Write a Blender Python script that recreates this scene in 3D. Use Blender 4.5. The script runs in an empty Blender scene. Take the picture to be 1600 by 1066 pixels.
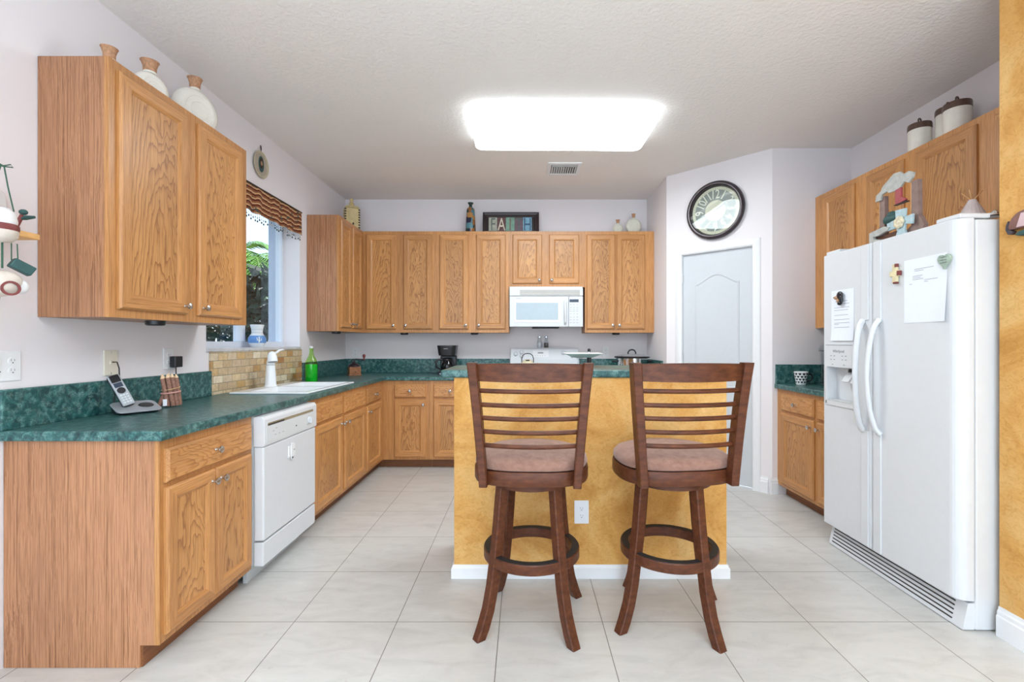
import bpy, bmesh, math, random
from mathutils import Vector, Matrix

# ------------------------------------------------------------------ camera, world, light
SC = bpy.context.scene
COL = SC.collection
PI = math.pi
SC.view_settings.view_transform = 'Standard'
SC.view_settings.look = 'None'
SC.view_settings.gamma = 1.0
SC.view_settings.use_curve_mapping = False
SC.view_settings.exposure = -0.03

CAM_H = 1.244
cam_data = bpy.data.cameras.new('camera')
cam_data.sensor_width = 36.0
cam_data.lens = 733.5 / 1600 * 36.0
cam_data.shift_x = -18.5 / 1600
cam_data.shift_y = 2.5 / 1600
cam_data.clip_start = 0.05
cam = bpy.data.objects.new('camera', cam_data)
cam.location = (0, 0, CAM_H)
cam.rotation_euler = (PI / 2, 0, 0)
COL.objects.link(cam)
SC.camera = cam

world = bpy.data.worlds.new('world')
SC.world = world
world.use_nodes = True
_bg = world.node_tree.nodes['Background']
_bg.inputs['Color'].default_value = (0.74, 0.90, 1.10, 1)
_bg.inputs['Strength'].default_value = 1.8

sun_d = bpy.data.lights.new('garden_sun', 'SUN')
sun_d.energy = 5.0
sun_d.angle = 0.02
sun_d.color = (1.0, 0.96, 0.88)
sun = bpy.data.objects.new('garden_sun', sun_d)
sun.rotation_euler = Vector((-0.55, -0.35, -1.0)).to_track_quat('-Z', 'Y').to_euler()
COL.objects.link(sun)

# added fill light, standing in for daylight from the open side behind the camera
day_d = bpy.data.lights.new('rear_daylight_fill', 'AREA')
day_d.shape = 'RECTANGLE'
day_d.size, day_d.size_y = 4.4, 2.2
day_d.energy = 80.0
day_d.color = (0.76, 0.91, 1.0)
day = bpy.data.objects.new('rear_daylight_fill', day_d)
day.location = (0.3, -2.55, 1.25)
day.rotation_euler = (PI / 2, 0, 0)
COL.objects.link(day)

# added fill light behind the camera, imitating a flash bounced off the ceiling
up_d = bpy.data.lights.new('bounce_flash_fill', 'AREA')
up_d.shape = 'DISK'
up_d.size = 0.6
up_d.energy = 155.0
up_d.color = (0.80, 0.93, 1.0)
upl = bpy.data.objects.new('bounce_flash_fill', up_d)
upl.location = (0.3, -0.6, 1.75)
upl.rotation_euler = (PI + 0.25, 0, 0)
COL.objects.link(upl)

LAMP_STRENGTH = 21.0

# ------------------------------------------------------------------ node helpers and materials
def srgb(r, g, b):
    def f(c):
        c /= 255.0
        return c / 12.92 if c <= 0.04045 else ((c + 0.055) / 1.055) ** 2.4
    return (f(r), f(g), f(b), 1.0)

class NT:
    def __init__(self, name):
        self.m = bpy.data.materials.new(name)
        self.m.use_nodes = True
        self.t = self.m.node_tree
        self.p = self.t.nodes['Principled BSDF']
        self.out = self.t.nodes['Material Output']
    def n(self, typ, **kw):
        nd = self.t.nodes.new(typ)
        for k, v in kw.items():
            setattr(nd, k, v)
        return nd
    def link(self, a, b):
        self.t.links.new(a, b)
    def val(self, sock, v):
        if hasattr(v, 'is_linked') or isinstance(v, bpy.types.NodeSocket):
            self.link(v, sock)
        else:
            sock.default_value = v
    def math(self, op, a, b=0.0, c=None):
        nd = self.n('ShaderNodeMath', operation=op)
        self.val(nd.inputs[0], a)
        self.val(nd.inputs[1], b)
        if c is not None:
            self.val(nd.inputs[2], c)
        return nd.outputs[0]
    def noise(self, vec, scale, detail=3.0, rough=0.5, dist=0.0):
        nd = self.n('ShaderNodeTexNoise')
        self.link(vec, nd.inputs['Vector'])
        nd.inputs['Scale'].default_value = scale
        nd.inputs['Detail'].default_value = detail
        nd.inputs['Roughness'].default_value = rough
        nd.inputs['Distortion'].default_value = dist
        return nd.outputs['Fac']
    def ramp(self, fac, stops):
        nd = self.n('ShaderNodeValToRGB')
        self.link(fac, nd.inputs[0])
        el = nd.color_ramp.elements
        while len(el) < len(stops):
            el.new(0.5)
        for e, (p, c) in zip(el, stops):
            e.position = p
            e.color = c
        return nd.outputs[0]
    def mix(self, fac, a, b, mode='MIX'):
        nd = self.n('ShaderNodeMix', data_type='RGBA', blend_type=mode)
        self.val(nd.inputs[0], fac)
        self.val(nd.inputs[6], a)
        self.val(nd.inputs[7], b)
        return nd.outputs[2]
    def scale(self, vec, s):
        nd = self.n('ShaderNodeMapping')
        self.link(vec, nd.inputs[0])
        nd.inputs['Scale'].default_value = s
        return nd.outputs[0]
    def coord(self, rnd=True):
        tc = self.n('ShaderNodeTexCoord')
        if not rnd:
            return tc.outputs['Object'], None
        oi = self.n('ShaderNodeObjectInfo')
        return tc.outputs['Object'], oi.outputs['Random']
    def bump(self, h, strength, dist=0.01):
        nd = self.n('ShaderNodeBump')
        nd.inputs['Strength'].default_value = strength
        nd.inputs['Distance'].default_value = dist
        self.link(h, nd.inputs['Height'])
        self.link(nd.outputs[0], self.p.inputs['Normal'])
    def base(self, col, rough=0.5, metal=0.0, spec=0.5):
        self.val(self.p.inputs['Base Color'], col)
        self.p.inputs['Roughness'].default_value = rough
        self.p.inputs['Metallic'].default_value = metal
        self.p.inputs['Specular IOR Level'].default_value = spec

def plain(name, rgb, rough=0.5, metal=0.0, var=0.06, vscale=30, bump=0.0, bscale=200, spec=0.5, coat=0.0):
    k = NT(name)
    c = srgb(*rgb)
    co, _ = k.coord(False)
    f = k.noise(co, vscale, 3)
    lo = tuple(x * (1 - var) for x in c[:3]) + (1,)
    hi = tuple(min(1, x * (1 + var)) for x in c[:3]) + (1,)
    k.base(k.ramp(f, [(0.3, lo), (0.7, hi)]), rough, metal, spec)
    k.p.inputs['Coat Weight'].default_value = coat
    if bump:
        k.bump(k.noise(co, bscale, 3), bump, 0.002)
    return k.m

def oak(name, light, mid, dark, axis='z', cath=True, rough=0.36):
    """oak: parabola-shaped growth figure plus fine pores running along one axis"""
    k = NT(name)
    co, rnd = k.coord()
    sp = k.n('ShaderNodeSeparateXYZ')
    k.link(co, sp.inputs[0])
    x, y, z = sp.outputs
    if axis == 'x':
        x, z = z, x
    off = k.math('MULTIPLY', rnd, 37.0)
    cb = k.n('ShaderNodeCombineXYZ')
    k.link(k.math('ADD', x, off), cb.inputs[0])
    k.link(k.math('ADD', y, off), cb.inputs[1])
    k.link(k.math('ADD', z, off), cb.inputs[2])
    p = cb.outputs[0]
    wob = k.noise(k.scale(p, (7, 7, 2.2)), 1.0, 3, 0.55)
    if cath:
        xo = k.math('ADD', x, k.math('MULTIPLY', k.math('SUBTRACT', k.math('FRACT', off), 0.5), 0.14))
        xw = k.math('ADD', xo, k.math('MULTIPLY', k.math('SUBTRACT', wob, 0.5), 0.16))
        v = k.math('ADD', k.math('MULTIPLY', z, 7.0), k.math('MULTIPLY', k.math('MULTIPLY', xw, xw), 210.0))
        v = k.math('ADD', v, k.math('MULTIPLY', wob, 10.0))
        ring = k.math('FRACT', k.math('ADD', v, k.math('MULTIPLY', k.noise(k.scale(p, (40, 40, 9)), 1.0, 2), 1.1)))
    else:
        w2 = k.noise(k.scale(p, (5, 5, 1.3)), 1.0, 2)
        sh = k.math('MULTIPLY', w2, 0.035)
        cb2 = k.n('ShaderNodeCombineXYZ')
        k.link(k.math('ADD', k.math('ADD', x, off), sh), cb2.inputs[0])
        k.link(k.math('ADD', k.math('ADD', y, off), sh), cb2.inputs[1])
        k.link(k.math('ADD', z, off), cb2.inputs[2])
        ring = k.noise(k.scale(cb2.outputs[0], (84, 84, 0.13)), 1.0, 5, 0.72)
        base = k.ramp(ring, [(0.28, dark), (0.38, mid), (0.43, dark), (0.47, light), (0.53, mid), (0.57, light), (0.62, dark), (0.68, light), (0.76, mid)])
    if cath:
        base = k.ramp(ring, [(0.0, light), (0.45, light), (0.74, mid), (0.93, dark), (1.0, mid)])
    fine = k.noise(k.scale(p, (260, 260, 7)), 1.0, 2, 0.6)
    col = k.mix(0.75, base, k.ramp(fine, [(0.30, (0.60, 0.54, 0.48, 1)), (0.56, (1, 1, 1, 1))]), 'MULTIPLY')
    big = k.noise(k.scale(p, (3, 3, 0.8)), 1.0, 2)
    col = k.mix(0.7, col, k.ramp(big, [(0.32, (0.80, 0.76, 0.74, 1)), (0.68, (1.1, 1.08, 1.05, 1))]), 'MULTIPLY')
    tint = k.ramp(rnd, [(0.0, (0.91, 0.89, 0.88, 1)), (1.0, (1.06, 1.05, 1.04, 1))])
    col = k.mix(1.0, col, tint, 'MULTIPLY')
    k.base(col, rough)
    k.bump(fine, 0.06, 0.001)
    return k.m

M = {}
OL, OM, OD = srgb(206, 152, 94), srgb(192, 138, 82), srgb(162, 109, 64)
M['oak_panel'] = oak('oak_panel', OL, OM, OD, 'z', True)
M['oak_v'] = oak('oak_stile', srgb(212, 156, 98), srgb(203, 146, 88), srgb(188, 130, 76), 'z', False)
M['oak_h'] = oak('oak_rail', srgb(212, 156, 98), srgb(203, 146, 88), srgb(188, 130, 76), 'x', False)
M['oak_drawer'] = oak('oak_drawer', srgb(212, 156, 98), srgb(202, 144, 86), srgb(180, 122, 70), 'x', True)
M['oak_side'] = oak('oak_laminate', srgb(196, 145, 108), srgb(179, 127, 91), srgb(142, 95, 62), 'z', False, 0.42)
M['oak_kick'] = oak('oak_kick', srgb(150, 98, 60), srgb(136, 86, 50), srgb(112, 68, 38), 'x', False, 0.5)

def counter_mat():
    k = NT('green_marbled_laminate')
    co, _ = k.coord(False)
    a = k.noise(co, 26, 6, 0.62, 1.6)
    base = k.ramp(a, [(0.30, srgb(16, 46, 48)), (0.46, srgb(30, 76, 76)), (0.58, srgb(46, 98, 96)), (0.72, srgb(92, 138, 133))])
    b = k.noise(co, 60, 5, 0.6, 2.6)
    vein = k.ramp(b, [(0.50, (0, 0, 0, 1)), (0.535, (1, 1, 1, 1)), (0.57, (0, 0, 0, 1))])
    sel = k.ramp(k.noise(co, 34, 2), [(0.45, (0, 0, 0, 1)), (0.62, (1, 1, 1, 1))])
    b2 = k.noise(co, 95, 4, 0.6, 3.0)
    vein2 = k.ramp(b2, [(0.47, (0, 0, 0, 1)), (0.50, (1, 1, 1, 1)), (0.53, (0, 0, 0, 1))])
    f = k.math('MULTIPLY', k.math('MAXIMUM', k.math('MULTIPLY', vein, sel), k.math('MULTIPLY', vein2, k.math('MULTIPLY', sel, 0.7))), 0.85)
    col = k.mix(f, base, srgb(150, 190, 182))
    k.base(col, 0.30)
    return k.m
M['counter'] = counter_mat()

def tile_mat():
    k = NT('floor_tile')
    co, _ = k.coord(False)
    sp = k.n('ShaderNodeSeparateXYZ')
    k.link(co, sp.inputs[0])
    T = 0.4572
    masks, cells = [], []
    for s, o in ((sp.outputs[0], -1.0223), (sp.outputs[1], 2.0905)):
        u = k.math('DIVIDE', k.math('SUBTRACT', s, o), T)
        fl = k.math('FLOOR', k.math('ADD', u, 0.5))
        d = k.math('MULTIPLY', k.math('ABSOLUTE', k.math('SUBTRACT', u, fl)), T)
        masks.append(k.math('LESS_THAN', d, 0.0017))
        cells.append(k.math('FLOOR', u))
    g = k.math('MAXIMUM', masks[0], masks[1])
    cb = k.n('ShaderNodeCombineXYZ')
    k.link(cells[0], cb.inputs[0]); k.link(cells[1], cb.inputs[1])
    wn = k.n('ShaderNodeTexWhiteNoise')
    k.link(cb.outputs[0], wn.inputs['Vector'])
    n1 = k.noise(k.scale(co, (5, 14, 5)), 1.0, 6, 0.6, 0.8)
    base = k.ramp(n1, [(0.25, srgb(194, 192, 188)), (0.5, srgb(206, 204, 200)), (0.75, srgb(214, 212, 208))])
    n2 = k.noise(k.scale(co, (34, 60, 20)), 1.0, 4, 0.6, 1.2)
    spots = k.ramp(n2, [(0.27, (0.88, 0.86, 0.83, 1)), (0.36, (1, 1, 1, 1))])
    col = k.mix(1.0, base, spots, 'MULTIPLY')
    tint = k.ramp(wn.outputs['Value'], [(0, (0.965, 0.965, 0.965, 1)), (1, (1, 1, 1, 1))])
    col = k.mix(1.0, col, tint, 'MULTIPLY')
    col = k.mix(g, col, srgb(112, 108, 102))
    k.base(col, 0.32)
    k.bump(k.math('SUBTRACT', 1.0, g), 0.25, 0.002)
    return k.m
M['floor'] = tile_mat()

def wall_mat(name, rgb, bscale, bstr, bd=0.003, var=0.02):
    k = NT(name)
    co, _ = k.coord(False)
    c = srgb(*rgb)
    f = k.noise(co, 3, 3)
    k.base(k.ramp(f, [(0.3, tuple(x * (1 - var) for x in c[:3]) + (1,)), (0.7, c)]), 0.75, 0, 0.25)
    k.bump(k.noise(co, bscale, 3, 0.55), bstr, bd)
    return k.m
M['wall'] = wall_mat('wall_paint', (237, 231, 233), 160, 0.12)
M['ceiling'] = wall_mat('ceiling_knockdown', (242, 236, 232), 48, 0.6, 0.008)

def faux_mat():
    k = NT('ochre_faux_finish')
    co, _ = k.coord(False)
    a = k.noise(co, 3.2, 5, 0.6, 1.2)
    base = k.ramp(a, [(0.28, srgb(194, 136, 62)), (0.48, srgb(216, 162, 88)), (0.70, srgb(230, 188, 122))])
    b = k.noise(k.scale(co, (22, 22, 30)), 1.0, 5, 0.65, 3.0)
    st = k.ramp(b, [(0.36, (0.86, 0.80, 0.68, 1)), (0.50, (1, 1, 1, 1)), (0.66, (1.05, 1.06, 1.12, 1))])
    col = k.mix(0.8, base, st, 'MULTIPLY')
    k.base(col, 0.6, 0, 0.3)
    k.bump(b, 0.15, 0.003)
    return k.m
M['faux'] = faux_mat()

def travertine_mat():
    k = NT('travertine_brick_tile')
    co, _ = k.coord(False)
    sp = k.n('ShaderNodeSeparateXYZ')
    k.link(co, sp.inputs[0])
    cb = k.n('ShaderNodeCombineXYZ')
    k.link(sp.outputs[1], cb.inputs[0]); k.link(sp.outputs[2], cb.inputs[1])
    br = k.n('ShaderNodeTexBrick')
    k.link(cb.outputs[0], br.inputs['Vector'])
    br.inputs['Scale'].default_value = 1.0
    br.inputs['Brick Width'].default_value = 0.098
    br.inputs['Row Height'].default_value = 0.049
    br.inputs['Mortar Size'].default_value = 0.0022
    br.inputs['Color1'].default_value = (0, 0, 0, 1)
    br.inputs['Color2'].default_value = (1, 1, 1, 1)
    br.inputs['Mortar'].default_value = (0.5, 0.5, 0.5, 1)
    col = k.ramp(br.outputs['Color'], [(0.0, srgb(182, 132, 82)), (0.2, srgb(208, 170, 116)), (0.45, srgb(224, 200, 162)), (0.7, srgb(196, 168, 134)), (1.0, srgb(240, 228, 204))])
    n = k.noise(co, 40, 6, 0.65, 0.6)
    col = k.mix(0.7, col, k.ramp(n, [(0.3, (0.70, 0.66, 0.58, 1)), (0.62, (1.05, 1.03, 1.0, 1))]), 'MULTIPLY')
    col = k.mix(br.outputs['Fac'], col, srgb(150, 140, 118))
    k.base(col, 0.6)
    k.bump(k.math('SUBTRACT', 1.0, br.outputs['Fac']), 0.5, 0.004)
    return k.m
M['travertine'] = travertine_mat()

M['white_trim'] = plain('white_trim', (236, 236, 238), 0.4, var=0.01)
M['door_white'] = plain('door_white', (204, 207, 211), 0.42, var=0.01)
M['appliance'] = plain('appliance_white', (219, 221, 224), 0.33, var=0.01, bump=0.03, bscale=400)
M['appliance_g'] = plain('appliance_grey', (205, 208, 208), 0.4, var=0.02)
M['panel_grey'] = plain('panel_light_grey', (216, 219, 220), 0.35, var=0.01)
M['microglass'] = plain('oven_screen', (176, 190, 198), 0.12, var=0.03)
M['dark_display'] = plain('dark_display', (48, 60, 78), 0.2)
M['print_grey'] = plain('print_grey', (150, 154, 160), 0.6)
M['print_dark'] = plain('print_dark', (88, 90, 100), 0.6)
M['slot_dark'] = plain('slot_dark', (52, 50, 48), 0.6)
M['slot_tan'] = plain('slot_tan', (150, 136, 108), 0.6)
M['nickel'] = plain('brushed_nickel', (200, 200, 198), 0.26, 1.0, var=0.03)
M['chrome'] = plain('chrome', (214, 216, 220), 0.12, 1.0, var=0.02)
M['black'] = plain('black_plastic', (28, 28, 32), 0.3)
M['black_matte'] = plain('black_matte', (36, 36, 38), 0.6)
M['iron'] = plain('dark_iron', (58, 48, 52), 0.35, 0.4)
M['porcelain'] = plain('white_enamel', (240, 242, 244), 0.15, var=0.008)
M['outlet'] = plain('outlet_white', (236, 236, 238), 0.35, var=0.01)
M['almond'] = plain('almond_plastic', (232, 224, 206), 0.4, var=0.01)

def stool_mat():
    k = NT('walnut_stain')
    co, rnd = k.coord()
    p = k.scale(co, (34, 34, 34))
    a = k.noise(k.scale(co, (16, 60, 60)), 1.0, 4, 0.6)
    col = k.ramp(a, [(0.3, srgb(70, 37, 22)), (0.55, srgb(93, 51, 31)), (0.75, srgb(110, 63, 38))])
    k.base(col, 0.38, 0, 0.28)
    return k.m
M['walnut'] = stool_mat()

def suede():
    k = NT('suede_seat')
    co, _ = k.coord(False)
    a = k.noise(co, 22, 4, 0.6, 0.5)
    b = k.noise(co, 240, 3, 0.7)
    col = k.mix(0.5, k.ramp(a, [(0.3, srgb(136, 100, 87)), (0.7, srgb(164, 126, 110))]),
                k.ramp(b, [(0.3, (0.72, 0.72, 0.72, 1)), (0.7, (1.1, 1.1, 1.1, 1))]), 'MULTIPLY')
    k.base(col, 0.9, 0, 0.2)
    k.p.inputs['Sheen Weight'].default_value = 0.25
    k.bump(b, 0.2, 0.001)
    return k.m
M['suede'] = suede()

def lamp_mat(name, strength):
    k = NT(name)
    em = k.n('ShaderNodeEmission')
    em.inputs['Color'].default_value = (0.91, 1.0, 1.04, 1)
    em.inputs['Strength'].default_value = strength
    k.link(em.outputs[0], k.out.inputs[0])
    return k.m
M['lamp'] = lamp_mat('lit_acrylic_lens', LAMP_STRENGTH)
M['lamp_side'] = lamp_mat('lit_lens_edge', 2.2)

def glass_mat(name, tint=(1, 1, 1, 1), refl=1.0, ior=1.5):
    k = NT(name)
    tr = k.n('ShaderNodeBsdfTransparent')
    tr.inputs[0].default_value = tint
    gl = k.n('ShaderNodeBsdfGlossy')
    gl.inputs['Roughness'].default_value = 0.02
    fr = k.n('ShaderNodeFresnel')
    fr.inputs[0].default_value = ior
    mx = k.n('ShaderNodeMixShader')
    ge = k.n('ShaderNodeNewGeometry')
    k.link(k.math('MULTIPLY', k.math('MULTIPLY', fr.outputs[0], refl), k.math('SUBTRACT', 1.0, ge.outputs['Backfacing'])), mx.inputs[0])
    k.link(tr.outputs[0], mx.inputs[1]); k.link(gl.outputs[0], mx.inputs[2])
    k.link(mx.outputs[0], k.out.inputs[0])
    return k.m
M['pane'] = glass_mat('window_glass', (0.93, 0.96, 0.97, 1))
M['clear'] = glass_mat('clear_glass', (0.86, 0.88, 0.90, 1))
M['clock_glass'] = glass_mat('clock_glass', (0.97, 0.98, 0.98, 1), 0.85, 1.5)
M['green_glass'] = glass_mat('green_bottle_glass', (0.66, 0.90, 0.42, 1))
M['smoke_glass'] = glass_mat('carafe_glass', (0.35, 0.36, 0.38, 1))
M['green_liquid'] = plain('green_liquid', (20, 186, 84), 0.2, var=0.03)

def striped_cloth():
    k = NT('woven_striped_cloth')
    co, _ = k.coord(False)
    sp = k.n('ShaderNodeSeparateXYZ')
    k.link(co, sp.inputs[0])
    wob = k.noise(k.scale(co, (1, 16, 5)), 1.0, 2)
    cell = k.math('MULTIPLY', k.math('FLOOR', k.math('MULTIPLY', sp.outputs[1], 17.0)), 0.37)
    v = k.math('ADD', k.math('MULTIPLY', sp.outputs[2], 27.0), k.math('MULTIPLY', wob, 1.1))
    v = k.math('FRACT', k.math('ADD', v, k.math('MULTIPLY', k.math('SINE', k.math('MULTIPLY', sp.outputs[1], 30.0)), 0.16)))
    col = k.ramp(v, [(0.0, srgb(70, 34, 30)), (0.22, srgb(104, 52, 38)), (0.36, srgb(206, 156, 112)), (0.52, srgb(216, 176, 134)), (0.66, srgb(58, 40, 38)), (0.80, srgb(176, 106, 66)), (1.0, srgb(70, 34, 30))])
    patch = k.noise(k.scale(co, (1, 22, 26)), 1.0, 1)
    col = k.mix(k.ramp(patch, [(0.60, (0, 0, 0, 1)), (0.66, (0.8, 0.8, 0.8, 1))]), col, srgb(62, 84, 80))
    k.base(col, 0.85, 0, 0.2)
    return k.m
M['valance'] = striped_cloth()

def leaf(name, a, b):
    k = NT(name)
    co, rnd = k.coord()
    f = k.noise(co, 3.0, 3)
    k.base(k.ramp(f, [(0.3, srgb(*a)), (0.7, srgb(*b))]), 0.45)
    return k.m
M['frond'] = leaf('palm_frond', (58, 120, 34), (150, 200, 80))
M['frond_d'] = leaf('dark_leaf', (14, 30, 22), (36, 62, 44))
M['trunk'] = plain('palm_trunk', (74, 62, 52), 0.9, var=0.3, vscale=12)
M['garden'] = plain('garden_ground', (120, 112, 90), 0.9, var=0.3, vscale=4)
M['stucco'] = plain('white_stucco', (226, 228, 232), 0.8, var=0.03)
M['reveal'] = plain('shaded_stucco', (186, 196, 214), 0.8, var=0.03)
M['marble'] = plain('sill_marble', (206, 204, 206), 0.25, var=0.10, vscale=18)
M['alu'] = plain('white_aluminium', (222, 228, 238), 0.4, var=0.01)

# ------------------------------------------------------------------ mesh builder
class MB:
    def __init__(self, *mats):
        self.v, self.f, self.mi, self.sm = [], [], [], []
        self.mats = [M[m] if isinstance(m, str) else m for m in mats]
        self.c = 0
        self.X = Matrix.Identity(4)
    def mat(self, m):
        m = M[m] if isinstance(m, str) else m
        if m not in self.mats:
            self.mats.append(m)
        self.c = self.mats.index(m)
        return self
    def at(self, loc=(0, 0, 0), rx=0, ry=0, rz=0):
        self.X = Matrix.Translation(loc) @ Matrix.Rotation(rz, 4, 'Z') @ Matrix.Rotation(ry, 4, 'Y') @ Matrix.Rotation(rx, 4, 'X')
        return self
    def add(self, vs, fs, smooth=False):
        o = len(self.v)
        self.v += [tuple(self.X @ Vector(p)) for p in vs]
        for f in fs:
            self.f.append([i + o for i in f]); self.mi.append(self.c); self.sm.append(smooth)
        return self
    def _bm(self, bm, smooth=False):
        bm.verts.index_update()
        self.add([tuple(v.co) for v in bm.verts], [[v.index for v in f.verts] for f in bm.faces], smooth)
        bm.free()
    def box(self, x0, x1, y0, y1, z0, z1, b=0.0, seg=2):
        vs = [(x0, y0, z0), (x1, y0, z0), (x1, y1, z0), (x0, y1, z0), (x0, y0, z1), (x1, y0, z1), (x1, y1, z1), (x0, y1, z1)]
        fs = [[3, 2, 1, 0], [4, 5, 6, 7], [0, 1, 5, 4], [1, 2, 6, 5], [2, 3, 7, 6], [3, 0, 4, 7]]
        if b <= 0:
            return self.add(vs, fs)
        bm = bmesh.new()
        bv = [bm.verts.new(p) for p in vs]
        for f in fs:
            bm.faces.new([bv[i] for i in f])
        bmesh.ops.bevel(bm, geom=bm.edges[:], offset=b, segments=seg, affect='EDGES', profile=0.5)
        self._bm(bm)
        return self
    def prism(self, poly, plane, a0, a1, b=0.0, seg=2):
        """poly 2D extruded along the axis normal to plane ('xy','xz','yz')"""
        def P(u, w, a):
            return {'xy': (u, w, a), 'xz': (u, a, w), 'yz': (a, u, w)}[plane]
        n = len(poly)
        vs = [P(u, w, a0) for u, w in poly] + [P(u, w, a1) for u, w in poly]
        fs = [list(range(n))[::-1], list(range(n, 2 * n))] + [[i, (i + 1) % n, n + (i + 1) % n, n + i] for i in range(n)]
        bm = bmesh.new()
        bv = [bm.verts.new(p) for p in vs]
        for f in fs:
            bm.faces.new([bv[i] for i in f])
        bmesh.ops.recalc_face_normals(bm, faces=bm.faces[:])
        if b > 0:
            es = [e for e in bm.edges if len(e.link_faces) == 2 and e.calc_face_angle(0) > 0.6]
            bmesh.ops.bevel(bm, geom=es, offset=b, segments=seg, affect='EDGES', profile=0.5)
        self._bm(bm)
        return self
    def loft(self, rings, caps=True, smooth=True, closed=True):
        n = len(rings[0])
        vs = [p for r in rings for p in r]
        fs = []
        for i in range(len(rings) - 1):
            for j in range(n if closed else n - 1):
                a, b2 = i * n + j, i * n + (j + 1) % n
                fs.append([a, b2, b2 + n, a + n])
        self.add(vs, fs, smooth)
        if caps:
            self.add(rings[0], [list(range(n))[::-1]])
            self.add(rings[-1], [list(range(n))])
        return self
    def lathe(self, prof, c=(0, 0, 0), seg=32, axis='z', smooth=True, caps=True):
        rings = []
        for r, h in prof:
            ring = []
            for i in range(seg):
                a = 2 * PI * i / seg
                u, w = r * math.cos(a), r * math.sin(a)
                p = {'z': (u, w, h), 'y': (u, -h, w), 'x': (h, u, w)}[axis]
                ring.append((p[0] + c[0], p[1] + c[1], p[2] + c[2]))
            rings.append(ring)
        return self.loft(rings, caps, smooth)
    def ring(self, prof, c=(0, 0, 0), seg=48, axis='z', smooth=False):
        """closed profile lathed: a torus-like band"""
        n = len(prof)
        vs, fs = [], []
        for i in range(seg):
            a = 2 * PI * i / seg
            for r, h in prof:
                u, w = r * math.cos(a), r * math.sin(a)
                p = {'z': (u, w, h), 'y': (u, -h, w), 'x': (h, u, w)}[axis]
                vs.append((p[0] + c[0], p[1] + c[1], p[2] + c[2]))
        for i in range(seg):
            for j in range(n):
                a, b2 = i * n + j, i * n + (j + 1) % n
                a2, b3 = ((i + 1) % seg) * n + j, ((i + 1) % seg) * n + (j + 1) % n
                fs.append([a, b2, b3, a2])
        return self.add(vs, fs, smooth)
    def tube(self, pts, r, seg=10, flat=1.0, closed=False):
        pts = [Vector(p) for p in pts]
        rs = r if isinstance(r, (list, tuple)) else [r] * len(pts)
        rings = []
        up = None
        for i, p in enumerate(pts):
            a = pts[max(0, i - 1)]; b = pts[min(len(pts) - 1, i + 1)]
            if closed:
                a = pts[(i - 1) % len(pts)]; b = pts[(i + 1) % len(pts)]
            t = (b - a).normalized()
            if up is None:
                up = Vector((0, 0, 1)) if abs(t.z) < 0.9 else Vector((0, 1, 0))
            s = t.cross(up).normalized()
            up2 = s.cross(t).normalized()
            up = up2
            rings.append([tuple(p + (s * math.cos(2 * PI * k / seg) * rs[i]) + (up2 * math.sin(2 * PI * k / seg) * rs[i] * flat)) for k in range(seg)])
        if closed:
            rings.append(rings[0])
        return self.loft(rings, not closed, True)
    def ball(self, c, rx, ry=None, rz=None, seg=20):
        ry = rx if ry is None else ry
        rz = rx if rz is None else rz
        rings = []
        m = seg // 2
        for i in range(1, m):
            t = PI * i / m
            rings.append([(c[0] + rx * math.sin(t) * math.cos(2 * PI * k / seg), c[1] + ry * math.sin(t) * math.sin(2 * PI * k / seg), c[2] - rz * math.cos(t)) for k in range(seg)])
        self.loft(rings, False, True)
        n = seg
        self.add([(c[0], c[1], c[2] - rz)] + rings[0], [[0, 1 + (k + 1) % n, 1 + k] for k in range(n)], True)
        self.add([(c[0], c[1], c[2] + rz)] + rings[-1], [[0, 1 + k, 1 + (k + 1) % n] for k in range(n)], True)
        return self
    def text(self, s, size, plane='xz', loc=(0, 0, 0), ext=0.0006, align='CENTER', sx=1.0, rot=0.0):
        cu = bpy.data.curves.new('txt', 'FONT')
        cu.body = s; cu.size = size; cu.extrude = ext
        cu.align_x = align; cu.align_y = 'CENTER'
        ob = bpy.data.objects.new('txt', cu)
        COL.objects.link(ob)
        dg = bpy.context.evaluated_depsgraph_get()
        me = bpy.data.meshes.new_from_object(ob.evaluated_get(dg))
        cr, sr = math.cos(rot), math.sin(rot)
        vs = []
        for v in me.vertices:
            u, w, d = v.co.x * sx, v.co.y, v.co.z
            u, w = u * cr - w * sr, u * sr + w * cr
            vs.append({'xz': (u + loc[0], -d + loc[1], w + loc[2]), 'xy': (u + loc[0], w + loc[1], d + loc[2])}[plane])
        self.add(vs, [list(p.vertices) for p in me.polygons])
        bpy.data.objects.remove(ob); bpy.data.curves.remove(cu); bpy.data.meshes.remove(me)
        return self
    def build(self, name, parent=None, loc=(0, 0, 0), rot=(0, 0, 0), label=None, merge=True):
        me = bpy.data.meshes.new(name)
        me.from_pydata(self.v, [], self.f)
        for m in self.mats:
            me.materials.append(m)
        me.polygons.foreach_set('material_index', self.mi)
        me.polygons.foreach_set('use_smooth', self.sm)
        bm = bmesh.new(); bm.from_mesh(me)
        if merge:
            bmesh.ops.remove_doubles(bm, verts=bm.verts[:], dist=1e-5)
        bmesh.ops.recalc_face_normals(bm, faces=bm.faces[:])
        for e in bm.edges:
            if len(e.link_faces) == 2 and e.calc_face_angle(0) > 0.7:
                e.smooth = False
        bm.to_mesh(me); bm.free()
        ob = bpy.data.objects.new(name, me)
        COL.objects.link(ob)
        ob.location = loc; ob.rotation_euler = rot
        if parent is not None:
            ob.parent = parent
        if label:
            ob['label'] = label
        return ob

def thing(name, label, cat, loc=(0, 0, 0), rz=0.0, group=None):
    o = bpy.data.objects.new(name, None)
    o.empty_display_size = 0.05
    COL.objects.link(o)
    o.location = loc; o.rotation_euler = (0, 0, rz)
    o['label'] = label; o['category'] = cat
    if group:
        o['group'] = group
    return o

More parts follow.
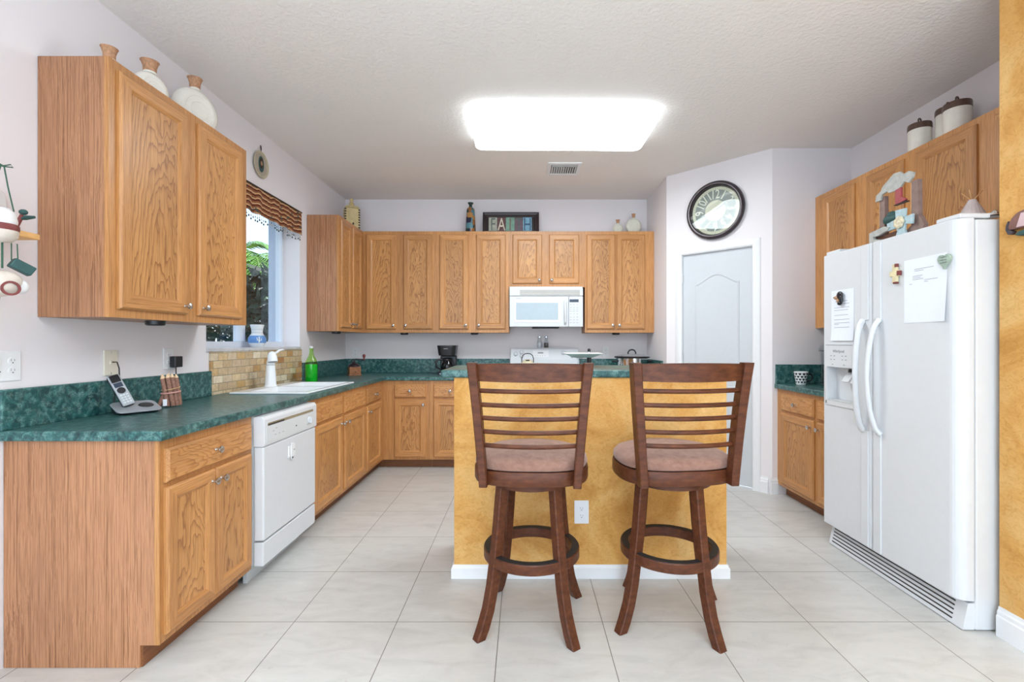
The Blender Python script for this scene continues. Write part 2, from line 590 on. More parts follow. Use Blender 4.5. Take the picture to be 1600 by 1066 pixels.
def tag(o, label, cat, group=None):
    o['label'] = label; o['category'] = cat
    if group:
        o['group'] = group
    return o

def struct(name, mb, parent=None, loc=(0, 0, 0), rot=(0, 0, 0)):
    o = mb.build(name, parent, loc, rot)
    if parent is None:
        o['kind'] = 'structure'
    return o

def cut(ob, x0, x1, y0, y1, z0, z1):
    """boolean-subtract a box (object's local space)"""
    c = MB(ob.data.materials[0]).box(x0, x1, y0, y1, z0, z1).build('cutter')
    c.matrix_world = ob.matrix_world.copy() if ob.parent is None else Matrix.Identity(4)
    par = ob.parent; loc = ob.location.copy(); rot = ob.rotation_euler.copy()
    ob.parent = None; ob.location = (0, 0, 0); ob.rotation_euler = (0, 0, 0)
    c.matrix_world = Matrix.Identity(4)
    md = ob.modifiers.new('b', 'BOOLEAN')
    md.operation = 'DIFFERENCE'; md.object = c; md.solver = 'EXACT'
    bpy.context.view_layer.update()
    dg = bpy.context.evaluated_depsgraph_get()
    me = bpy.data.meshes.new_from_object(ob.evaluated_get(dg))
    old = ob.data
    ob.modifiers.clear()
    ob.data = me
    me.name = old.name
    bpy.data.objects.remove(c)
    ob.parent = par; ob.location = loc; ob.rotation_euler = rot
    return ob

def arc(cx, cz, r, a0, a1, n):
    return [(cx + r * math.cos(a0 + (a1 - a0) * i / n), cz + r * math.sin(a0 + (a1 - a0) * i / n)) for i in range(n + 1)]

# ------------------------------------------------------------------ the room
XW, XR, YB, ZC = -1.99, 2.69, 5.236, 2.84
WY0, WY1, WZ0, WZ1 = 2.94, 4.17, 1.207, 2.40         # window opening in the left wall
struct('floor', MB('floor').box(-2.25, 3.3, -2.6, 5.5, -0.10, 0.0))
struct('ceiling', MB('ceiling').box(-2.25, 3.3, -2.6, 5.5, ZC, ZC + 0.12))
w = MB('wall')
w.box(XW - 0.27, XW, -1.2, WY0, 0, ZC).box(XW - 0.27, XW, WY1, YB + 0.25, 0, ZC)
w.box(XW - 0.27, XW, WY0, WY1, 0, WZ0 - 0.022).box(XW - 0.27, XW, WY0, WY1, WZ1, ZC)
struct('wall_left', w)
struct('wall_back', MB('wall').box(XW, 1.372 + 0.12, YB, YB + 0.25, 0, ZC))
struct('wall_pantry_side', MB('wall').box(1.372, 1.372 + 0.12, 4.513, YB, 0, ZC))
D0, D1 = Vector((1.372, 4.513, 0)), Vector((2.04, 3.854, 0))
DL = (D1 - D0).length
DA = math.atan2(D1.y - D0.y, D1.x - D0.x)            # local x runs along the diagonal wall, local -y faces the room
T0, T1 = 0.157, 0.786                                # door opening along it
DH = 2.062
w = MB('wall')
w.box(0, T0, 0, 0.12, 0, ZC).box(T1, DL, 0, 0.12, 0, ZC).box(T0, T1, 0, 0.12, DH, ZC)
struct('wall_diagonal', w, None, D0, (0, 0, DA))
struct('wall_pantry_front', MB('wall').box(2.04, XR, 3.854, 3.854 + 0.12, 0, ZC))
struct('wall_right', MB('wall').box(XR, XR + 0.12, 1.9, 3.974, 0, ZC))
struct('wall_yellow', MB('faux').box(2.02, 2.02 + 0.16, 0.4, 1.994, 0, ZC))
struct('wall_alcove_return', MB('wall').box(2.18, XR + 0.12, 1.78, 1.90, 0, ZC))

def baseboard(name, L, h, loc, rz):
    pr = [(0, 0), (-0.015, 0), (-0.015, h * 0.68), (-0.011, h * 0.72), (-0.011, h * 0.84), (-0.006, h * 0.90), (-0.004, h), (0, h)]
    struct(name, MB('white_trim').prism(pr, 'yz', 0, L), None, loc, (0, 0, rz))
baseboard('baseboard_diagonal', DL - 0.03 - (T1 + 0.062), 0.135, D0 + (D1 - D0).normalized() * (T1 + 0.0625), DA)
baseboard('baseboard_pantry', 0.055, 0.135, (2.026, 3.854, 0), 0)
baseboard('baseboard_yellow', 1.60, 0.125, (2.02, 1.994, 0), -PI / 2)

# window in the left wall
win = bpy.data.objects.new('window_1', None); COL.objects.link(win); win['kind'] = 'structure'
f = MB('alu')
fx0, fx1 = XW - 0.20, XW - 0.145
f.box(fx0, fx1, WY0, WY1, WZ0, WZ0 + 0.045).box(fx0, fx1, WY0, WY1, WZ1 - 0.045, WZ1)
f.box(fx0, fx1, WY0, WY0 + 0.04, WZ0 + 0.045, WZ1 - 0.045).box(fx0, fx1, WY1 - 0.03, WY1, WZ0 + 0.045, WZ1 - 0.045)
f.build('window_frame', win)
ym = (WY0 + WY1) / 2
s = MB('alu')
s.box(fx0 + 0.008, fx1 + 0.006, ym - 0.035, ym + 0.035, WZ0 + 0.045, WZ1 - 0.045, 0.004)
s.build('window_mullion', win)
MB('pane').box(XW - 0.176, XW - 0.172, WY0 + 0.04, ym - 0.035, WZ0 + 0.045, WZ1 - 0.045).build('window_pane', win)
MB('pane').box(XW - 0.176, XW - 0.172, ym + 0.035, WY1 - 0.03, WZ0 + 0.045, WZ1 - 0.045).build('window_pane', win)
sl = MB('marble').box(XW - 0.205, XW + 0.012, WY0 - 0.0, WY1, WZ0 - 0.022, WZ0, 0.003)
sl.build('window_sill', win)
rv = MB('reveal')
rv.box(XW - 0.268, XW - 0.205, WY1 - 0.02, WY1 - 0.002, WZ0, WZ1)
rv.build('window_reveal', win)

# pantry door in the diagonal wall
dr = bpy.data.objects.new('door_1', None); COL.objects.link(dr); dr['kind'] = 'structure'
dr.location = D0; dr.rotation_euler = (0, 0, DA)
d = MB('door_white')
d.box(T0 + 0.003, T1 - 0.003, 0.022, 0.058, 0.012, DH - 0.004)
def bead(mb, poly, y, wd=0.022, h=0.007):
    """raised moulding following a closed outline in the xz plane"""
    n = len(poly)
    cx = sum(p[0] for p in poly) / n; cz = sum(p[1] for p in poly) / n
    def inset(dd):
        out = []
        for i in range(n):
            a, b, c = Vector(poly[i - 1]), Vector(poly[i]), Vector(poly[(i + 1) % n])
            n1 = Vector((-(b - a).y, (b - a).x)).normalized(); n2 = Vector((-(c - b).y, (c - b).x)).normalized()
            m = (n1 + n2)
            m = m / max(0.4, m.dot(n1)) if m.length > 1e-6 else n1
            q = b + m * dd
            out.append((q.x, q.y))
        return out
    rings = []
    for dd, yy in ((0, y), (wd * 0.25, y - h), (wd * 0.55, y - h), (wd * 0.8, y - h * 0.3), (wd, y)):
        rings.append([(u, yy, v) for u, v in inset(dd)])
    mb.loft(rings, False, False)
xa, xb = T0 + 0.115, T1 - 0.115
arch = [(xa, 1.02), (xb, 1.02), (xb, 1.78)]
for i in range(1, 16):
    t = i / 16
    arch.append((xb + (xa - xb) * t, 1.78 + 0.085 * (0.5 - 0.5 * math.cos(2 * PI * t)) ** 0.8))
arch.append((xa, 1.78))
bead(d, arch, 0.022)
bead(d, [(xa, 0.20), (xb, 0.20), (xb, 0.86), (xa, 0.86)], 0.022)
d.build('door_slab', dr)
for z in (0.25, 1.05, 1.80):
    MB('nickel').lathe([(0.006, 0), (0.006, 0.09)], (T0 + 0.001, 0.016, z), 10).build('hinge', dr)
c = MB('white_trim')
cw = 0.062
pr = [(0, 0.0), (0, -0.010), (0.012, -0.017), (0.030, -0.017), (cw - 0.01, -0.012), (cw, -0.007), (cw, 0.0)]
def casing(mb):
    pts = [((T1, 0), (1, 0)), ((T1, DH), (1, 1)), ((T0, DH), (-1, 1)), ((T0, 0), (-1, 0))]
    rings = []
    for (px, pz), (dx, dz) in pts:
        rings.append([(px + dx * u, yy, pz + dz * u) for u, yy in pr])
    mb.loft(rings, True, False)
casing(c)
c.box(T0 - 0.001, T0 + 0.002, 0, 0.10, 0, DH).box(T1 - 0.002, T1 + 0.001, 0, 0.10, 0, DH).box(T0, T1, 0, 0.10, DH - 0.003, DH)
c.build('door_casing', dr)

# ------------------------------------------------------------------ cabinets
def rect_loops(mb, loops, mv, mh):
    """loops: (x0,x1,z0,z1,y); quads between successive rectangles, left/right sides in mv, top/bottom in mh"""
    for a, b in zip(loops[:-1], loops[1:]):
        A = [(a[0], a[4], a[2]), (a[1], a[4], a[2]), (a[1], a[4], a[3]), (a[0], a[4], a[3])]
        B = [(b[0], b[4], b[2]), (b[1], b[4], b[2]), (b[1], b[4], b[3]), (b[0], b[4], b[3])]
        for i in range(4):
            mb.mat(mh if i in (0, 2) else mv)
            j = (i + 1) % 4
            mb.add([A[i], A[j], B[j], B[i]], [[0, 1, 2, 3]])

def knob(parent, x, y, z):
    MB('nickel').lathe([(0.0045, 0.0), (0.0075, 0.001), (0.0055, 0.006), (0.0055, 0.014), (0.012, 0.018), (0.0155, 0.023), (0.0150, 0.028), (0.009, 0.032), (0.001, 0.0335)], (0, 0, 0), 18, 'y').build('knob', parent, (x, y, z))

def cab_door(parent, x0, x1, z0, z1, yf, kx=None, kz=None):
    cx, cz = (x0 + x1) / 2, (z0 + z1) / 2
    w, h = (x1 - x0) / 2, (z1 - z0) / 2
    st = min(0.056, w * 0.36)
    L = lambda i, y: (-w + i, w - i, -h + i, h - i, y)
    mb = MB('oak_v', 'oak_h')
    rect_loops(mb, [L(0, 0), L(0, -0.011), L(0.008, -0.0195), L(st - 0.004, -0.0195), L(st, -0.017), L(st + 0.009, -0.0105), L(st + 0.011, -0.006)], 'oak_v', 'oak_h')
    mb.mat('oak_v').add([(-w, 0, -h), (w, 0, -h), (w, 0, h), (-w, 0, h)], [[0, 1, 2, 3]])
    d = mb.build('door', parent, (cx, yf, cz))
    i = st + 0.0095
    pm = MB('oak_panel').box(-w + i, w - i, -0.0085, -0.002, -h + i, h - i)
    pm.build('door_panel', d)
    if kx is not None:
        knob(d, kx - cx, -0.0195, kz - cz)
    return d

def cab_drawer(parent, x0, x1, z0, z1, yf, knobbed=True):
    cx, cz = (x0 + x1) / 2, (z0 + z1) / 2
    w, h = (x1 - x0) / 2, (z1 - z0) / 2
    L = lambda i, y: (-w + i, w - i, -h + i, h - i, y)
    mb = MB('oak_drawer', 'oak_h')
    rect_loops(mb, [L(0, 0), L(0, -0.010), L(0.009, -0.0195)], 'oak_h', 'oak_h')
    i = 0.009
    mb.mat('oak_drawer').add([(-w + i, -0.0195, -h + i), (w - i, -0.0195, -h + i), (w - i, -0.0195, h - i), (-w + i, -0.0195, h - i)], [[0, 1, 2, 3]])
    mb.mat('oak_h').add([(-w, 0, -h), (w, 0, -h), (w, 0, h), (-w, 0, h)], [[0, 1, 2, 3]])
    d = mb.build('drawer', parent, (cx, yf, cz))
    if knobbed:
        knob(d, 0, -0.0195, 0)
    return d

def upper_cabinet(label, loc, rz, w, dep, z0, z1, doors, knob_up=0.076, face=True):
    t = thing('wall_cabinet', label, 'cabinet', (loc[0], loc[1], z0), rz, 'wall cabinets')
    h = z1 - z0
    MB('oak_side').box(0.0, w, -dep + 0.019, -0.002, 0, h).build('carcass', t)
    MB('oak_v').box(0, w, -dep, -dep + 0.019, 0, h).build('face_frame', t)
    for x0, x1, side in doors:
        kx = x1 - 0.028 if side == 'r' else x0 + 0.028
        cab_door(t, x0, x1, 0.036, h - 0.036, -dep, kx, knob_up)
    return t

def puck(parent, x, y):
    MB('black').lathe([(0.034, -0.022), (0.040, -0.018), (0.042, 0.0)], (0, 0, 0), 24).build('puck_light', parent, (x, y, -0.0005))

UZ0, UZ1 = 1.349, 2.416
c1 = upper_cabinet('large oak wall cabinet on the left wall beside the window, two doors and pink-brown side', (XW + 0.001, 1.919, 0), PI / 2, 0.951, 0.292, UZ0, UZ1, [(0.037, 0.435, 'r'), (0.514, 0.890, 'l')])
puck(c1, 0.36, -0.20)
c2 = upper_cabinet('narrow-doored oak corner wall cabinet past the window, its broad side facing the room', (XW + 0.001, 4.30, 0), PI / 2, 0.934, 0.292, UZ0, UZ1, [(0.035, 0.285, 'r'), (0.325, 0.585, 'l')])
puck(c2, 0.10, -0.23)
YBW = YB - 0.001
c3 = upper_cabinet('oak wall cabinet of two tall doors next to the corner, above the coffee grinder', (-1.696, YBW, 0), 0, 0.768, 0.292, UZ0, UZ1, [(0.038, 0.357, 'r'), (0.430, 0.733, 'l')])
puck(c3, 0.42, -0.22)
c4 = upper_cabinet('oak wall cabinet of two tall doors above the black coffee maker, left of the microwave', (-0.927, YBW, 0), 0, 0.771, 0.292, UZ0, UZ1, [(0.041, 0.347, 'r'), (0.427, 0.735, 'l')])
puck(c4, 0.40, -0.22)
c5 = upper_cabinet('short oak wall cabinet right above the white microwave', (-0.155, YBW, 0), 0, 0.797, 0.292, 1.828, UZ1, [(0.036, 0.346, 'r'), (0.420, 0.735, 'l')], 0.07)
c6 = upper_cabinet('oak wall cabinet right of the microwave, two tall doors close together', (0.643, YBW, 0), 0, 0.727, 0.292, UZ0, UZ1, [(0.016, 0.316, 'r'), (0.330, 0.630, 'l')])
puck(c6, 0.34, -0.22)
UR0, UR1 = 1.362, 2.432
c7 = upper_cabinet('tall oak wall cabinet behind the far end of the refrigerator, on the right wall', (XR - 0.001, 3.852, 0), -PI / 2, 0.950, 0.296, UR0, UR1, [(0.122, 0.467, 'r'), (0.590, 0.908, 'l')])
c8 = upper_cabinet('oak wall cabinet over the refrigerator, with a dark smudge on its door', (XR - 0.001, 2.901, 0), -PI / 2, 0.905, 0.296, 1.815, UR1, [(0.050, 0.430, 'r'), (0.530, 0.885, 'l')])

BZ0, BZ1, BD = 0.087, 0.869, 0.597
def base_cabinet(label, loc, rz, w, doors, drawers, kick=(0, None), dep=BD):
    t = thing('base_cabinet', label, 'cabinet', (loc[0], loc[1], 0), rz, 'base cabinets')
    prof = [(-0.002, 0.001), (-dep + 0.075, 0.001), (-dep + 0.075, BZ0), (-dep + 0.019, BZ0), (-dep + 0.019, BZ1), (-0.002, BZ1)]
    MB('oak_side').prism(prof, 'yz', 0, w).build('carcass', t)
    MB('oak_v').box(0, w, -dep, -dep + 0.019, BZ0, BZ1).build('face_frame', t)
    k1 = w if kick[1] is None else kick[1]
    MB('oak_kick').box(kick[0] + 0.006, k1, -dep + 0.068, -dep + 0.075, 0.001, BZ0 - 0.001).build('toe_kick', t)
    for x0, x1, side in doors:
        kx = x1 - 0.026 if side == 'r' else x0 + 0.026
        cab_door(t, x0, x1, 0.115, 0.683, -dep, kx, 0.632)
    for x0, x1, kn in drawers:
        cab_drawer(t, x0, x1, 0.702, 0.834, -dep, kn)
    return t
b1 = base_cabinet('oak base cabinet nearest the camera, one wide drawer over two doors', (XW + 0.001, 1.793, 0), PI / 2, 0.604, [(0.020, 0.304, 'r'), (0.311, 0.582, 'l')], [(0.020, 0.582, True)])
sinkcab = base_cabinet('oak base cabinet under the sink with two false drawer fronts without knobs', (XW + 0.001, 3.016, 0), PI / 2, 1.088, [(0.070, 0.550, 'r'), (0.594, 1.070, 'l')], [(0.070, 0.550, False), (0.594, 1.070, False)])
cornercab = base_cabinet('oak corner base cabinet with one narrow door and drawer, right of the sink cabinet', (XW + 0.001, 4.105, 0), PI / 2, 1.129, [(0.022, 0.440, 'l')], [(0.022, 0.440, True)], (0, 0.61))
base_cabinet('oak base cabinet on the back wall with one door, left beside the corner', (-1.392, YBW, 0), 0, 0.467, [(0.114, 0.429, 'r')], [(0.114, 0.429, True)], (0.0, None))
base_cabinet('oak base cabinet on the back wall below the coffee maker, partly behind the island', (-0.924, YBW, 0), 0, 0.768, [(0.033, 0.365, 'r'), (0.405, 0.735, 'l')], [(0.033, 0.365, True), (0.405, 0.735, True)])
base_cabinet('oak base cabinet between the range and the pantry, behind the right bar stool', (0.616, YBW, 0), 0, 0.752, [(0.033, 0.36, 'r'), (0.39, 0.72, 'l')], [(0.033, 0.36, True), (0.39, 0.72, True)])
base_cabinet('reddish oak base cabinet on the right wall beside the refrigerator', (XR - 0.001, 3.852, 0), -PI / 2, 0.900, [(0.075, 0.500, 'r'), (0.545, 0.86, 'l')], [(0.075, 0.500, True), (0.545, 0.86, True)], (0, None), 0.607)

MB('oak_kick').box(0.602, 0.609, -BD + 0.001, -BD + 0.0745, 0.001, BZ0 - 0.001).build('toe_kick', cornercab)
for _o in sinkcab.children:
    if _o.name.startswith('carcass'):
        cut(_o, 0.02, 0.86, -0.56, -0.06, 0.70, 1.0)

# ------------------------------------------------------------------ countertops
CT0, CT1 = 0.870, 0.909
SPZ = 1.065
def counter_box(mb, x0, x1, y0, y1):
    mb.box(x0, x1, y0, y1, CT0, CT1)
ct = thing('countertop', 'long green marbled laminate countertop along the left wall and round the corner to the range', 'countertop', (0, 0, 0))
XF, YF = -1.368, 4.612
poly = [(XW + 0.001, 1.772), (XF, 1.772), (XF, YF), (-0.158, YF), (-0.158, YBW), (XW + 0.001, YBW)]
sl = MB('counter').prism(poly, 'xy', CT0, CT1, 0.006).build('slab', ct)
SX0, SX1, SY0, SY1 = -1.905, -1.395, 3.03, 3.86
cut(sl, SX0 + 0.03, SX1 - 0.03, SY0 + 0.03, SY1 - 0.03, 0.8, 1.0)
MB('counter').box(XW + 0.001, XW + 0.021, 1.772, 2.965, CT1, SPZ, 0.003).build('backsplash', ct)
MB('counter').box(XW + 0.001, XW + 0.021, 4.185, YBW, CT1, SPZ, 0.003).build('backsplash', ct)
MB('counter').box(XW + 0.022, -0.158, YBW - 0.02, YBW, CT1, SPZ, 0.003).build('backsplash', ct)
ct2 = thing('countertop', 'short green countertop between the range and the pantry wall, under the pot', 'countertop', (0, 0, 0))
MB('counter').prism([(0.614, YF), (1.370, YF), (1.370, YBW), (0.614, YBW)], 'xy', CT0, CT1, 0.006).build('slab', ct2)
MB('counter').box(0.614, 1.348, YBW - 0.02, YBW, CT1, SPZ, 0.003).build('backsplash', ct2)
MB('counter').box(1.350, 1.370, YF + 0.005, YBW, CT1, SPZ, 0.003).build('backsplash', ct2)
ct3 = thing('countertop', 'small green countertop beside the refrigerator holding the heart mug', 'countertop', (0, 0, 0))
MB('counter').prism([(2.055, 2.945), (XR - 0.001, 2.945), (XR - 0.001, 3.853), (2.055, 3.853)], 'xy', CT0, CT1, 0.006).build('slab', ct3)
MB('counter').box(2.062, XR - 0.022, 3.833, 3.853, CT1, SPZ, 0.003).build('backsplash', ct3)
MB('counter').box(XR - 0.021, XR - 0.001, 2.945, 3.853, CT1, SPZ, 0.003).build('backsplash', ct3)
tt = MB('travertine').box(XW + 0.0005, XW + 0.012, 2.966, 4.184, CT1 + 0.001, WZ0 - 0.024)
struct('trim_1', tt)

# ------------------------------------------------------------------ kitchen island
isl = thing('kitchen_island', 'ochre faux-finished island with a raised green bar top behind the stools', 'island', (0.352, 2.485, 0))
IX = 0.721
MB('faux').box(-IX, IX, 0, 0.44, 0, 1.058).build('body', isl)
bp = MB('white_trim')
h = 0.07
prb = [(0.0, 0), (0.014, 0), (0.014, h * 0.75), (0.009, h * 0.82), (0.006, h), (0.0, h)]
loops = []
for (px, py), (dx, dy) in (((-IX, 0), (-1, -1)), ((IX, 0), (1, -1)), ((IX, 0.44), (1, 1)), ((-IX, 0.44), (-1, 1)), ((-IX, 0), (-1, -1))):
    loops.append([(px + dx * u, py + dy * u, z) for u, z in prb])
bp.loft(loops, False, False)
bp.build('baseboard', isl)
MB('counter').prism([(-0.790, -0.016), (0.790, -0.016), (0.790, 0.525), (-0.790, 0.525)], 'xy', 1.0585, 1.099, 0.008).build('bar_top', isl)

# ------------------------------------------------------------------ outlets and plates
def duplex(parent, x, z, y):
    for dz in (0.019, -0.019):
        m = MB('outlet')
        m.prism([(x + 0.016 * math.cos(a) * 1.0, z + dz + 0.0145 * math.sin(a)) for a in [2 * PI * i / 16 for i in range(16)]], 'xz', y - 0.002, y)
        m.mat('print_grey')
        m.box(x - 0.0072, x - 0.0052, y - 0.0026, y - 0.0019, z + dz - 0.001, z + dz + 0.008)
        m.box(x + 0.0052, x + 0.0072, y - 0.0026, y - 0.0019, z + dz - 0.001, z + dz + 0.007)
        m.mat('slot_dark').box(x - 0.002, x + 0.002, y - 0.0026, y - 0.0019, z + dz - 0.009, z + dz - 0.005)
        m.build('socket', parent)
def plate(name, label, cat, loc, rz, w, h, mat='outlet'):
    t = thing(name, label, cat, loc, rz, 'wall plates')
    MB(mat).box(-w / 2, w / 2, -0.006, -0.0005, -h / 2, h / 2, 0.002).build('cover_plate', t)
    return t
p = plate('wall_outlet', 'white double plate with switch and outlet on the left wall at the picture edge', 'outlet', (XW, 1.795, 1.154), PI / 2, 0.116, 0.116)
duplex(p, 0.026, 0, -0.006)
MB('outlet').box(-0.034, -0.018, -0.010, -0.006, -0.033, 0.033, 0.001).build('switch', p)
MB('slot_dark').box(-0.036, -0.018, -0.0105, -0.0095, -0.023, -0.019).build('slot', p)
p = plate('phone_jack', 'almond wall plate of the telephone jack with a black cord', 'phone jack', (XW, 2.257, 1.147), PI / 2, 0.075, 0.122, 'almond')
MB('almond').box(-0.008, 0.008, -0.010, -0.006, -0.010, 0.010, 0.001).build('socket', p)
for z in (0.05, -0.05):
    MB('nickel').lathe([(0.004, 0), (0.003, 0.0015)], (0, -0.006, z), 10, 'y').build('screw', p)
p = plate('wall_outlet', 'white wall outlet with a black plug adapter above the pencil bundle', 'outlet', (XW, 2.624, 1.154), PI / 2, 0.073, 0.118)
duplex(p, 0, 0, -0.006)
p = plate('wall_outlet', 'white outlet on the back wall above the coffee grinder', 'outlet', (-1.876, YB, 1.135), 0, 0.072, 0.115)
duplex(p, 0, 0, -0.006)
p = plate('wall_outlet', 'white outlet on the back wall between range and pot', 'outlet', (0.912, YB, 1.142), 0, 0.072, 0.116)
duplex(p, 0, 0, -0.006)
p = plate('wall_outlet', 'white outlet low on the ochre island front between the stools', 'outlet', (0.305, 2.485, 0.348), 0, 0.076, 0.122)
duplex(p, 0, 0, -0.006)

# ------------------------------------------------------------------ dishwasher (local: x along the wall, front at -y)
dw = thing('dishwasher', 'white dishwasher between the near base cabinet and the sink cabinet', 'dishwasher', (XW + 0.001, 2.402, 0), PI / 2)
DWF = -0.654
MB('appliance').box(0.006, 0.602, -0.60, -0.01, 0.10, 0.866).build('body', dw)
MB('appliance').box(0.008, 0.606, DWF, -0.601, 0.222, 0.706, 0.008).build('door', dw)
cp = MB('appliance').prism([(-0.601, 0.708), (DWF - 0.002, 0.708), (DWF - 0.006, 0.716), (DWF - 0.006, 0.846), (DWF + 0.006, 0.862), (-0.601, 0.862)], 'yz', 0.003, 0.608, 0.003)
cp = cp.build('control_panel', dw)
MB('panel_grey').box(0.022, 0.590, DWF - 0.0075, DWF - 0.0058, 0.722, 0.806).build('control_strip', cp)
m = MB('slot_tan').box(0.035, 0.555, DWF - 0.0078, DWF - 0.0055, 0.812, 0.826)
m.mat('slot_dark').box(0.035, 0.20, DWF - 0.0085, DWF - 0.0075, 0.812, 0.820)
m.build('latch_slot', cp)
kb = MB('appliance').lathe([(0.020, 0), (0.019, 0.008)], (0.500, DWF - 0.0076, 0.766), 24, 'y')
kb.box(0.496, 0.504, DWF - 0.026, DWF - 0.0155, 0.747, 0.785, 0.002)
kb.build('dial', cp)
m = MB('print_grey')
for x, z in ((0.08, 0.775), (0.11, 0.785), (0.10, 0.752), (0.14, 0.752), (0.18, 0.752), (0.47, 0.742)):
    m.box(x, x + 0.016, DWF - 0.0079, DWF - 0.0074, z, z + 0.003)
m.build('printed_marks', cp)
MB('slot_dark').box(0.33, 0.342, DWF - 0.009, DWF - 0.0074, 0.757, 0.763).build('indicator', cp)
MB('appliance').box(0.008, 0.606, DWF + 0.002, -0.601, 0.092, 0.214, 0.006).build('lower_panel', dw)
MB('appliance_g').box(0.02, 0.59, -0.560, -0.54, 0.001, 0.10).build('toe_kick', dw)
t = thing('sign_magnet', 'small white cut-out sign magnet on the dishwasher door', 'magnet', (XW + 0.001 - DWF + 0.0006, 2.402 + 0.290, 0.625), PI / 2)
m = MB('white_trim').box(-0.040, 0.040, -0.006, 0.0, -0.034, 0.034, 0.003).box(-0.012, 0.014, -0.009, -0.004, -0.048, 0.046, 0.002)
m.build('plaque', t)
m = MB('print_dark')
m.box(0.016, 0.030, -0.0066, -0.0058, 0.0, 0.004).box(-0.008, 0.008, -0.0096, -0.0088, -0.044, -0.034)
m.build('printed_marks', t)

# ------------------------------------------------------------------ sink and faucet
sk = thing('kitchen_sink', 'white double-bowl drop-in sink under the window', 'sink', (0, 0, 0))
rim = MB('porcelain').box(SX0, SX1, SY0, SY1, CT1 + 0.0005, CT1 + 0.014, 0.006, 3).build('rim', sk)
b1y, b2y = (SY0 + 0.04, SY0 + 0.40), (SY0 + 0.43, SY1 - 0.04)
bx = (SX0 + 0.105, SX1 - 0.035)
for y0, y1 in (b1y, b2y):
    cut(rim, bx[0], bx[1], y0, y1, 0.85, 1.0)
for y0, y1 in (b1y, b2y):
    m = MB('porcelain')
    def rr(ins, z):
        x0, x1, a, b = bx[0] + ins, bx[1] - ins, y0 + ins, y1 - ins
        return [(x0, a, z), (x1, a, z), (x1, b, z), (x0, b, z)]
    m.loft([rr(0, CT1 + 0.012), rr(0.006, CT1 - 0.02), rr(0.02, CT1 - 0.145), rr(0.04, CT1 - 0.165)], False, False)
    m.add(rr(0.04, CT1 - 0.165), [[0, 1, 2, 3]])
    o = m.build('bowl', sk)
    MB('chrome').lathe([(0.04, 0), (0.03, 0.003), (0.012, 0.001)], ((bx[0] + bx[1]) / 2, (y0 + y1) / 2, CT1 - 0.1645), 20).build('drain', o)
fa = thing('faucet', 'white pull-out faucet with curved lever behind the sink', 'faucet', (-1.850, 3.43, CT1 + 0.0145), 0)
m = MB('porcelain').lathe([(0.043, 0), (0.043, 0.008), (0.039, 0.012), (0.034, 0.09), (0.029, 0.155), (0.027, 0.185), (0.020, 0.20)], (0, 0, 0), 28)
m.build('body', fa)
MB('print_grey').ring([(0.0288, 0.156), (0.0296, 0.156), (0.0296, 0.159), (0.0288, 0.159)], (0, 0, 0), 28).build('joint_ring', fa)
m = MB('porcelain').at((0.028, -0.030, 0.215), 0, math.radians(-12), math.radians(-45))
m.lathe([(0.033, -0.035), (0.034, -0.02), (0.031, 0.005), (0.024, 0.028), (0.012, 0.040), (0.003, 0.043)], (0, 0, 0), 28)
m.mat('print_grey').lathe([(0.030, -0.036), (0.028, -0.0355)], (0, 0, 0), 28)
m.at().mat('porcelain').tube([(0.0, 0, 0.185), (0.012, -0.012, 0.205), (0.024, -0.026, 0.215)], [0.024, 0.026, 0.025], 16)
m.build('spray_head', fa)
m = MB('porcelain').tube([(0.018, 0.0, 0.235), (0.022, 0.035, 0.245), (0.028, 0.065, 0.262), (0.034, 0.098, 0.268), (0.036, 0.115, 0.264)], [0.010, 0.009, 0.008, 0.007, 0.005], 12)
m.build('lever', fa)

# ------------------------------------------------------------------ range
rg = thing('electric_range', 'white electric range behind the island, its control backguard showing', 'range', (-0.152, YBW, 0))
RW = 0.760
MB('appliance').box(0, RW, -0.62, -0.02, 0.03, 0.895, 0.003).build('body', rg)
m = MB('appliance').box(-0.001, RW + 0.001, -0.645, -0.09, 0.896, 0.916, 0.005).build('cooktop', rg)
for x, y, r in ((0.19, -0.50, 0.095), (0.57, -0.50, 0.075), (0.19, -0.22, 0.075), (0.57, -0.22, 0.095)):
    mm = MB('chrome').lathe([(r + 0.015, 0.0), (r + 0.012, 0.003), (r, -0.001 + 0.002)], (x, y, 0.9165), 28)
    mm.mat('black')
    for q in range(3):
        rr_ = r * (0.35 + 0.3 * q)
        mm.tube([(x + rr_ * math.cos(a), y + rr_ * math.sin(a), 0.9245) for a in [2 * PI * i / 24 for i in range(24)]], 0.005, 8, 1.0, True)
    mm.build('burner', rg)
MB('appliance').box(0.005, RW - 0.005, -0.66, -0.621, 0.22, 0.86, 0.008).build('oven_door', rg)
MB('appliance').box(0.005, RW - 0.005, -0.655, -0.621, 0.05, 0.21, 0.006).build('drawer', rg)
MB('appliance').tube([(0.08, -0.661, 0.80), (0.08, -0.70, 0.80), (0.68, -0.70, 0.80), (0.68, -0.661, 0.80)], 0.011, 10).build('handle', rg)
bgp = [(-0.010, 0.905), (-0.100, 0.917), (-0.092, 1.06), (-0.076, 1.170), (-0.064, 1.186), (-0.010, 1.186)]
m = MB('appliance')
ra, rb = [], []
for y, z in bgp:
    k_ = (z - 0.905) / 0.281 * 0.012
    ra.append((0.0 + k_, y, z)); rb.append((RW - k_, y, z))
m.loft([ra, rb], True, False)
bg = m.build('backguard', rg)
ang = math.atan2(0.016, 0.11)
def bgface(z):
    return -0.092 + (z - 1.06) / 0.11 * 0.016
